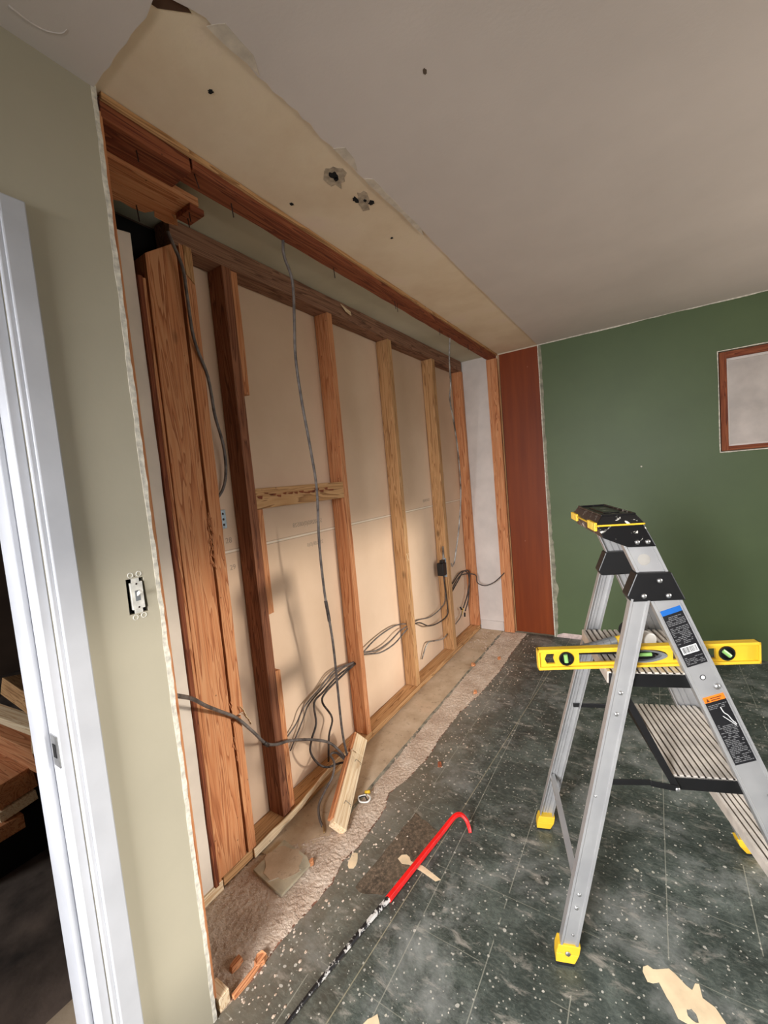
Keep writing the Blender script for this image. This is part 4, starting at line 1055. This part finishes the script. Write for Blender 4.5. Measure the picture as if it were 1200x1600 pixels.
# feet
def foot(fn, s_, w):
    m__ = MB(); p = fn(s_, 0.0); q = fn(s_, 0.062)
    def ring(c, ww, dd0, dd1, z): return [Vector((c.x - ww, c.y + s_ * 0.006 * 1, z)), Vector((c.x + ww, c.y + s_ * 0.006, z)), Vector((c.x + ww, c.y - s_ * dd1, z)), Vector((c.x - ww, c.y - s_ * dd1, z))]
    m__.loft(ring(p, w * 0.92, 0, 0.03, 0.008), ring(fn(s_, 0.035), w * 1.12, 0, 0.031, 0.035))
    m__.loft(ring(fn(s_, 0.035), w * 1.12, 0, 0.031, 0.035), ring(q, w * 1.08, 0, 0.028, 0.060))
    ft = m__.build('foot', M['yellow'], parent=lad, bevel=0.002, keep_origin=True)
    m__ = MB(); m__.loft(ring(p, w * 0.85, 0, 0.028, 0.0005), ring(p, w * 0.95, 0, 0.028, 0.010)); m__.build('rubber_pad', M['blackrub'], parent=ft, keep_origin=True)
    c_ = fn(s_, 0.036); m__ = MB(); m__.dome((c_.x, c_.y + s_ * 0.0062, 0.036), (0, s_, 0), 0.008, 0.003); m__.build('foot_rivet', M['steel'], parent=ft, smooth=True, keep_origin=True)
for s_ in (-1, 1):
    foot(fr, s_, 0.042); foot(rr_, s_, 0.028)
# steps: ribbed treads
def step(z, d0, d1, hw, name='step'):
    prof = []; n_r = int((d1 - d0) / 0.0165)
    w_ = (d1 - d0) / n_r
    for i in range(n_r):
        x = d0 + i * w_
        prof += [(x, z - .0045), (x + w_ * .08, z), (x + w_ * .58, z), (x + w_ * .66, z - .0045)]
    prof += [(d1, z - .0045), (d1 + 0.001, z - 0.034), (d1 - 0.003, z - 0.034), (d1 - 0.004, z - .008), (d0 + 0.004, z - .008), (d0 + .003, z - 0.034), (d0 - 0.001, z - 0.034)]
    m__ = MB(); m__.prism([(x, -hw, zz) for x, zz in prof], (0, 2 * hw, 0))
    for i in range(n_r):
        x = d0 + i * w_; m__.box(x + w_ * .68, x + w_ * .98, -hw + .001, hw - .001, z - .0046, z - .0040, 1)
    st = m__.build(name, M['alu_tread'], parent=lad, keep_origin=True, mats=[M['groove']])
    for s_ in (-1, 1):
        m__ = MB(); m__.box(d0 + 0.004, d1 - 0.004, min(s_ * hw, s_ * (hw - 0.006)), max(s_ * hw, s_ * (hw - 0.006)), z - 0.044, z - 0.004)
        m__.build('end_bracket', M['black'], parent=st, bevel=0.001, keep_origin=True)
    return st
step(0.85, -0.190, 0.072, 0.166)
step(0.565, -0.040, 0.178, 0.187)
step(0.28, 0.204, 0.292, 0.205)
# black edge bars, spreaders, cross braces
def lbar(name, p, q, w, h, mat=M['black'], up=(0, 1, 0)):
    m__ = MB(); m__.bar(p, q, w, h, up=up); return m__.build(name, mat, parent=lad, bevel=0.001, keep_origin=True)
for s_ in (-1, 1):
    lbar('link_bar', (-0.165, s_ * 0.176, 0.825), (-0.034, s_ * 0.196, 0.528), 0.018, 0.004)
    sp2 = lbar('spreader_bar', (-0.228, s_ * 0.206, 0.540), (-0.100, s_ * 0.199, 0.545), 0.016, 0.004)
    lbar('spreader_bar', (-0.100, s_ * 0.199, 0.542), (-0.030, s_ * 0.199, 0.532), 0.016, 0.004)
    m__ = MB(); m__.dome((-0.034, s_ * 0.199, 0.530), (0, s_, 0), 0.007, 0.004); m__.build('pivot_rivet', M['steel'], parent=lad, smooth=True, keep_origin=True)
lbar('rear_cross_bar', rr_(-1, 0.240) + Vector((-0.012, 0.006, 0)), rr_(1, 0.235) + Vector((-0.012, -0.006, 0)), 0.018, 0.012, M['alu'], up=(0, 0, 1))
lbar('rear_edge_bar', (-0.046, -0.187, 0.548), (-0.046, 0.187, 0.548), 0.004, 0.022, up=(0, 0, 1))
# black joint brackets
for s_ in (-1, 1):
    o_, a, b, d = RL['f', s_]
    poly = [(-0.106, 1.137), (-0.020, 1.137), (0.012, 1.060), (-0.122, 1.056), (-0.132, 1.073)]
    y0 = s_ * 0.179; m__ = MB()
    m__.prism([(x, y0 - s_ * 0.048, z) for x, z in poly], (0, s_ * 0.048, 0))
    br = m__.build('joint_bracket', M['black'], parent=lad, bevel=0.003, keep_origin=True)
    for (x, z) in ((-0.050, 1.115), (-0.090, 1.073), (-0.030, 1.073)):
        m__ = MB(); m__.dome((x, y0, z), (0, s_, 0), 0.0075, 0.005); m__.build('bracket_rivet', M['steel'], parent=br, smooth=True, keep_origin=True)
# cap
m__ = MB()
side = [(-0.196, 1.272), (-0.080, 1.274), (-0.050, 1.208), (-0.120, 1.208), (-0.184, 1.238)]
m__.prism([(x, -0.170, z) for x, z in side], (0, 0.340, 0))
cp = m__.build('top_cap', M['cap'], parent=lad, bevel=0.003, keep_origin=True)
m__ = MB()
b0 = [(-0.199, -0.173, 1.275), (-0.078, -0.173, 1.275), (-0.078, 0.173, 1.275), (-0.199, 0.173, 1.275)]
b1 = [(-0.182, -0.158, 1.298), (-0.094, -0.158, 1.298), (-0.094, 0.158, 1.298), (-0.182, 0.158, 1.298)]
m__.loft(b0, b1)
# raised rim round a shallow tool tray
m__.box(-0.182, -0.176, -0.158, 0.158, 1.297, 1.303); m__.box(-0.100, -0.094, -0.158, 0.158, 1.297, 1.303)
m__.box(-0.182, -0.094, -0.158, -0.150, 1.297, 1.303); m__.box(-0.182, -0.094, 0.150, 0.158, 1.297, 1.303)
m__.box(-0.160, -0.116, -0.09, 0.09, 1.297, 1.301)
m__.build('cap_tray', M['cap'], parent=cp, bevel=0.002, keep_origin=True)
m__ = MB()
m__.box(-0.2005, -0.077, -0.1745, -0.168, 1.2705, 1.2755); m__.box(-0.2005, -0.077, 0.168, 0.1745, 1.2705, 1.2755)
m__.box(-0.082, -0.077, -0.1745, 0.1745, 1.2705, 1.2755); m__.box(-0.202, -0.196, -0.1745, 0.1745, 1.2705, 1.2755)
for c0 in (-0.135, 0.115):
    for i in range(5):
        yy = c0 - 0.036 + i * 0.018
        m__.box(-0.205, -0.197, yy, yy + 0.014, 1.258, 1.282)
yb = m__.build('yellow_band', M['yellow'], parent=cp, bevel=0.0015, keep_origin=True); yb['label'] = 'yellow rim with ribbed grips'
for s_ in (-1, 1):
    for (x, z) in ((-0.098, 1.222), (-0.072, 1.222)):
        m__ = MB(); m__.dome((x, s_ * 0.170, z), (0, s_, 0), 0.007, 0.005); m__.build('cap_rivet', M['steel'], parent=cp, smooth=True, keep_origin=True)
# stickers on the near front rail
o_, A_, B_, D_ = RL['f', -1]
def on_rail(name, z0, z1, a0, a1, mat, par, lift=0.0006, skew=True):
    p = fr(-1, z0); q = fr(-1, z1); n_ = -B_ * lift
    m__ = MB(); m__.add([p + A_ * a0 + n_, p + A_ * a1 + n_, q + A_ * a1 + n_, q + A_ * a0 + n_, p + A_ * a0, p + A_ * a1, q + A_ * a1, q + A_ * a0],
        [(0, 1, 2, 3), (4, 7, 6, 5), (0, 4, 5, 1), (1, 5, 6, 2), (2, 6, 7, 3), (3, 7, 4, 0)])
    return m__.build(name, mat, parent=par, keep_origin=True)
s1_ = on_rail('sticker', 0.880, 1.020, -0.026, 0.026, M['label_black'], o_); s1_['label'] = 'long black instruction sticker with bar code'
on_rail('blue_header', 1.020, 1.034, -0.026, 0.026, M['label_blue'], o_)
m__all = MB(); rnd = random.Random(77)
def rows(zs, lift=0.0009):
    m__ = MB()
    for z in zs:
        a = -0.023
        while a < 0.020:
            l_ = rnd.uniform(0.003, 0.010); l_ = min(l_, 0.023 - a)
            if rnd.random() < 0.8:
                p = fr(-1, z); q = fr(-1, z + 0.0018); n_ = -B_ * lift
                m__.add([p + A_ * a + n_, p + A_ * (a + l_) + n_, q + A_ * (a + l_) + n_, q + A_ * a + n_], [(0, 1, 2, 3)])
            a += l_ + 0.0015
    return m__
rows([0.940 + i * 0.0042 for i in range(18)]).build('sticker_print', M['label_text'], parent=o_, keep_origin=True)
rows([0.885 + i * 0.0042 for i in range(5)]).build('sticker_print', M['label_text'], parent=o_, keep_origin=True)
on_rail('bar_code_field', 0.912, 0.932, -0.021, 0.020, M['label_white'], o_, 0.0010)
m__ = MB(); a = -0.018
while a < 0.016:
    w_ = rnd.choice((0.0008, 0.0014, 0.002)); p = fr(-1, 0.915); q = fr(-1, 0.930); n_ = -B_ * 0.0013
    m__.add([p + A_ * a + n_, p + A_ * (a + w_) + n_, q + A_ * (a + w_) + n_, q + A_ * a + n_], [(0, 1, 2, 3)]); a += w_ + rnd.choice((0.001, 0.0016))
m__.build('bar_code', M['label_black'], parent=o_, keep_origin=True)
s2_ = on_rail('sticker', 0.618, 0.782, -0.026, 0.026, M['label_black'], o_); s2_['label'] = 'black warning sticker'
on_rail('orange_header', 0.782, 0.797, -0.026, 0.026, M['label_orange'], o_)
rows([0.764 + i * 0.0042 for i in range(3)]).build('sticker_print', M['label_text'], parent=o_, keep_origin=True)
rows([0.624 + i * 0.0042 for i in range(24)]).build('sticker_print', M['label_text'], parent=o_, keep_origin=True)
m__ = MB()
def RP(z, a_, l=0.0014): return fr(-1, z) + A_ * a_ - B_ * l
m__.tube([RP(0.765, 0.004), RP(0.750, 0.006), RP(0.742, 0.012), RP(0.728, 0.016), RP(0.715, 0.022)], 0.0012, 6, 3)
m__.tube([RP(0.742, 0.000), RP(0.722, 0.014), RP(0.712, 0.020)], 0.0009, 6, 3)
m__.build('white_figure_print', M['label_white'], parent=o_, keep_origin=True)
# small warning mark and wording bars in the orange header
m__ = MB(); m__.add([RP(0.784, -0.021, .0012), RP(0.784, -0.013, .0012), RP(0.794, -0.017, .0012)], [(0, 1, 2)])
for (z, a0, a1) in ((0.790, -0.009, 0.018), (0.785, -0.009, 0.014)): 
    m__.add([RP(z, a0, .0012), RP(z, a1, .0012), RP(z + .0022, a1, .0012), RP(z + .0022, a0, .0012)], [(0, 1, 2, 3)])
m__.build('warning_print', plain('dark orange print', (90, 42, 14), 0.6), parent=o_, keep_origin=True)
m__ = MB(); m__.dome(RP(1.172, -0.004, 0.0002), -B_, 0.016, 0.0006, seg=20); m__.build('round_mark', plain('grey sticker', (150, 146, 138), 0.6), parent=o_, keep_origin=True)
m__ = MB(); m__.dome(RP(0.846, -0.002, 0.0002), -B_, 0.0075, 0.0006, seg=16); m__.build('round_mark', M['label_black'], parent=o_, keep_origin=True)
m__ = MB(); m__.dome(RP(0.846, -0.002, 0.0006), -B_, 0.0052, 0.0006, seg=16); m__.build('round_mark_center', M['label_white'], parent=o_, keep_origin=True)

# ------------------------------------------------------------------ spirit level on the top step
LV = 0.6
p_l = Vector((0.769, 1.257, 0.8515)); p_r = Vector((1.313, 1.514, 0.8515))
ang = math.atan2(p_r.y - p_l.y, p_r.x - p_l.x)
lvl = empty('spirit_level', p_l, ang, 'long yellow spirit level lying across the top ladder step', 'spirit level')
HL = 0.062; T2 = 0.012
m__ = MB(); m__.box(0, LV, -T2, T2, 0, 0.008); m__.box(0, LV, -T2, T2, HL - 0.008, HL); m__.box(0, 0.005, -T2, T2, 0, HL); m__.box(LV - 0.005, LV, -T2, T2, 0, HL)
m__.build('flange', M['yellow'], parent=lvl, bevel=0.0012, keep_origin=True)
hexh = [(0.020, 0.031), (0.026, 0.046), (0.050, 0.046), (0.046, 0.031), (0.050, 0.016), (0.026, 0.016)]
slot1 = [(0.118, 0.016), (0.235, 0.016), (0.235, 0.046), (0.118, 0.046)]
slot2 = [(0.375, 0.016), (0.455, 0.016), (0.455, 0.046), (0.375, 0.046)]
slot3 = [(0.468, 0.016), (0.488, 0.016), (0.488, 0.046), (0.468, 0.046)]
ell = [(0.305 + 0.055 * math.cos(t), 0.031 + 0.018 * math.sin(t)) for t in [2 * math.pi * i / 28 for i in range(28)]]
wb_ = plate('web', rect(0.002, LV - 0.002, 0.004, HL - 0.004), [hexh, circ(0.081, 0.031, 0.0195), slot1, ell, slot2, slot3, circ(0.515, 0.031, 0.0195)], 'xz', -0.004, 0.004, M['yellow'], parent=lvl)
def ringm(cx, name):
    m__ = MB(); n = 28
    for yy0, yy1, ri, ro in ((-0.0095, 0.0095, 0.0165, 0.0205),):
        vs = []; fs = []
        for (y, r) in ((yy0, ri), (yy0, ro), (yy1, ro), (yy1, ri)):
            for i in range(n):
                t = 2 * math.pi * i / n; vs.append((cx + r * math.cos(t), y, 0.031 + r * math.sin(t)))
        for k in range(4):
            for i in range(n):
                fs.append((k * n + i, k * n + (i + 1) % n, ((k + 1) % 4) * n + (i + 1) % n, ((k + 1) % 4) * n + i))
        m__.add(vs, fs)
    h = m__.build(name, M['black'], parent=lvl, keep_origin=True)
    m__ = MB(); m__.prism([(x, 0.000, z) for x, z in circ(cx, 0.031, 0.0172)], (0, 0.003, 0)); m__.build('vial_backing', M['black'], parent=h, keep_origin=True)
    return h
def vial(cx, dx, dz, par, r=0.0052):
    m__ = MB(); m__.tube([(cx - dx, -0.004, 0.031 - dz), (cx + dx, -0.004, 0.031 + dz)], r, 12, 1); m__.build('vial', M['green_glass'], parent=par, smooth=False, keep_origin=True)
h1 = ringm(0.081, 'vial_housing'); vial(0.081, -0.001, 0.012, h1, 0.006)
h2 = ringm(0.515, 'vial_housing'); vial(0.515, -0.010, 0.009, h2, 0.006)
m__ = MB(); n = 32; vs = []; fs = []
for (y, k) in ((-0.007, 0.80), (-0.0095, 1.0), (0.0095, 1.0), (0.007, 0.80)):
    for i in range(n):
        t = 2 * math.pi * i / n; vs.append((0.300 + 0.058 * (k if math.cos(t) < 0 else (k * 0.9 + 0.1)) * math.cos(t) - (0.004 if k < 1 else 0), y, 0.031 + 0.0185 * k * math.sin(t) * (1 - 0.25 * max(0, math.cos(t)))))
for k in range(4):
    for i in range(n): fs.append((k * n + i, k * n + (i + 1) % n, ((k + 1) % 4) * n + (i + 1) % n, ((k + 1) % 4) * n + i))
m__.add(vs, fs); h3 = m__.build('vial_housing', M['grey_plastic'], parent=lvl, smooth=False, keep_origin=True)
m__ = MB(); m__.box(0.262, 0.330, 0.002, 0.005, 0.018, 0.044); m__.build('vial_backing', M['black'], parent=h3, keep_origin=True)
m__ = MB(); m__.tube([(0.272, -0.002, 0.034), (0.318, -0.002, 0.034)], 0.0055, 12, 1); m__.build('vial', M['green_glass'], parent=h3, keep_origin=True)

# ------------------------------------------------------------------ mallet and flat bar on the top step
def loc2w(d, w, z): 
    return Vector((CXY[0] + d * math.cos(TH) - w * math.sin(TH), CXY[1] + d * math.sin(TH) + w * math.cos(TH), z))
ml = empty('mallet', loc2w(-0.05, 0.05, 0.8505), label='two-faced mallet with grey and yellow handle behind the level', cat='mallet')
hA = loc2w(-0.066, 0.103, 0.878) - ml.location; hB = loc2w(-0.022, -0.002, 0.876) - ml.location
m__ = MB(); m__.tube([hA, hA + (hB - hA) * 0.06, hA + (hB - hA) * 0.30], 0.0245, 20, 1); m__.build('black_face', M['blackrub'], parent=ml, smooth=False, keep_origin=True, bevel=0.002)
m__ = MB(); m__.tube([hA + (hB - hA) * 0.30, hA + (hB - hA) * 0.74], 0.022, 20, 1); m__.build('head', M['black'], parent=ml, keep_origin=True, bevel=0.002)
m__ = MB(); m__.tube([hA + (hB - hA) * 0.74, hB], 0.0235, 20, 1); m__.build('white_face', M['white_plastic'], parent=ml, keep_origin=True, bevel=0.003)
h0 = hA * 0.5 + hB * 0.5; h0.z = 0.026; hE = loc2w(-0.235, -0.052, 0.866) - ml.location
m__ = MB(); m__.tube([h0, h0 + (hE - h0) * 0.45], 0.011, 12, 1, r_end=0.012); m__.build('handle', M['yellow'], parent=ml, smooth=True, keep_origin=True)
m__ = MB()
for i in range(5):
    a = h0 + (hE - h0) * (0.42 + i * 0.116); b_ = h0 + (hE - h0) * (0.42 + i * 0.116 + 0.108)
    m__.tube([a, a * .5 + b_ * .5, b_], 0.0145, 12, 1, r_end=0.0135)
m__.build('grip', M['grey_plastic'], parent=ml, smooth=False, keep_origin=True)
fb = empty('flat_bar', loc2w(-0.06, -0.03, 0.8505), TH + 0.08, 'black flat pry bar under the mallet on the ladder step', 'pry bar')
m__ = MB(); m__.bar((-0.27, 0.0, 0.006), (0.085, -0.01, 0.006), 0.028, 0.006); m__.build('blade', M['black'], parent=fb, bevel=0.001, keep_origin=True)
m__ = MB(); m__.bar((0.085, -0.01, 0.007), (0.105, -0.011, 0.020), 0.028, 0.005); m__.bar((-0.27, 0, 0.007), (-0.295, 0.001, 0.016), 0.028, 0.005); m__.build('bent_claw', M['black'], parent=fb, bevel=0.001, keep_origin=True)

# ------------------------------------------------------------------ lumber pile in the dark room beyond the doorway
def plank(p, q, w, h, mat, lab, roll=0.0):
    p = Vector(p); q = Vector(q)
    a_, w_, n_ = frame_from(q - p, roll); L_ = (q - p).length
    ob = None; m__ = MB(); m__.box(-w / 2, w / 2, 0, L_, -h / 2, h / 2)
    ob = m__.build('lumber_piece', mat, bevel=0.002, keep_origin=True)
    ob.matrix_world = Matrix(((w_.x, a_.x, n_.x, p.x), (w_.y, a_.y, n_.y, p.y), (w_.z, a_.z, n_.z, p.z), (0, 0, 0, 1)))
    return tag(ob, lab, 'lumber', 'scrap lumber beyond the doorway')
plank((-1.5, 0.656, 0.656), (-0.95, 0.640, 0.640), 0.085, 0.075, M['tan_y'], 'thick pale timber on top of the scrap heap beyond the doorway', -0.2)
plank((-1.6, 0.545, 0.585), (-0.92, 0.610, 0.585), 0.06, 0.035, M['pale_y'], 'slim pale timber just below the topmost one beyond the doorway', 0.1)
plank((-1.6, 0.57, 0.490), (-0.98, 0.610, 0.490), 0.12, 0.10, M['fir_y'], 'wide reddish board running behind the door jamb', 0.1)
plank((-1.7, 0.46, 0.375), (-1.05, 0.500, 0.392), 0.13, 0.09, M['fir_y'], 'chunky orange block with a splintered end beyond the doorway', 0.1)
plank((-1.7, 0.46, 0.295), (-1.04, 0.50, 0.322), 0.12, 0.040, M['pale_y'], 'grey-white board end beneath the chunky orange block', 0.1)
plank((-1.6, 0.44, 0.232), (-1.02, 0.455, 0.266), 0.10, 0.055, M['fir_y'], 'lowest reddish board end of the scrap heap at the photo edge', 0.0)
plank((-1.7, 0.62, 0.34), (-1.15, 0.63, 0.36), 0.10, 0.08, M['dark_fir_y'], 'broad dark board half hidden at the back of the heap', 0.0)
plank((-0.955, 0.560, 0.64), (-0.95, 0.552, 0.535), 0.02, 0.02, M['pale_y'], 'short upright stick among the heap beyond the doorway', 0.0)
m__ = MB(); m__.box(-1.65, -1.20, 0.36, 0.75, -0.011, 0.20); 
tag(m__.build('heap_support', M['hole'], bevel=0.004), 'added dark block carrying the scrap heap in the other room', 'lumber')  # added support block, black like the dark space under the heap
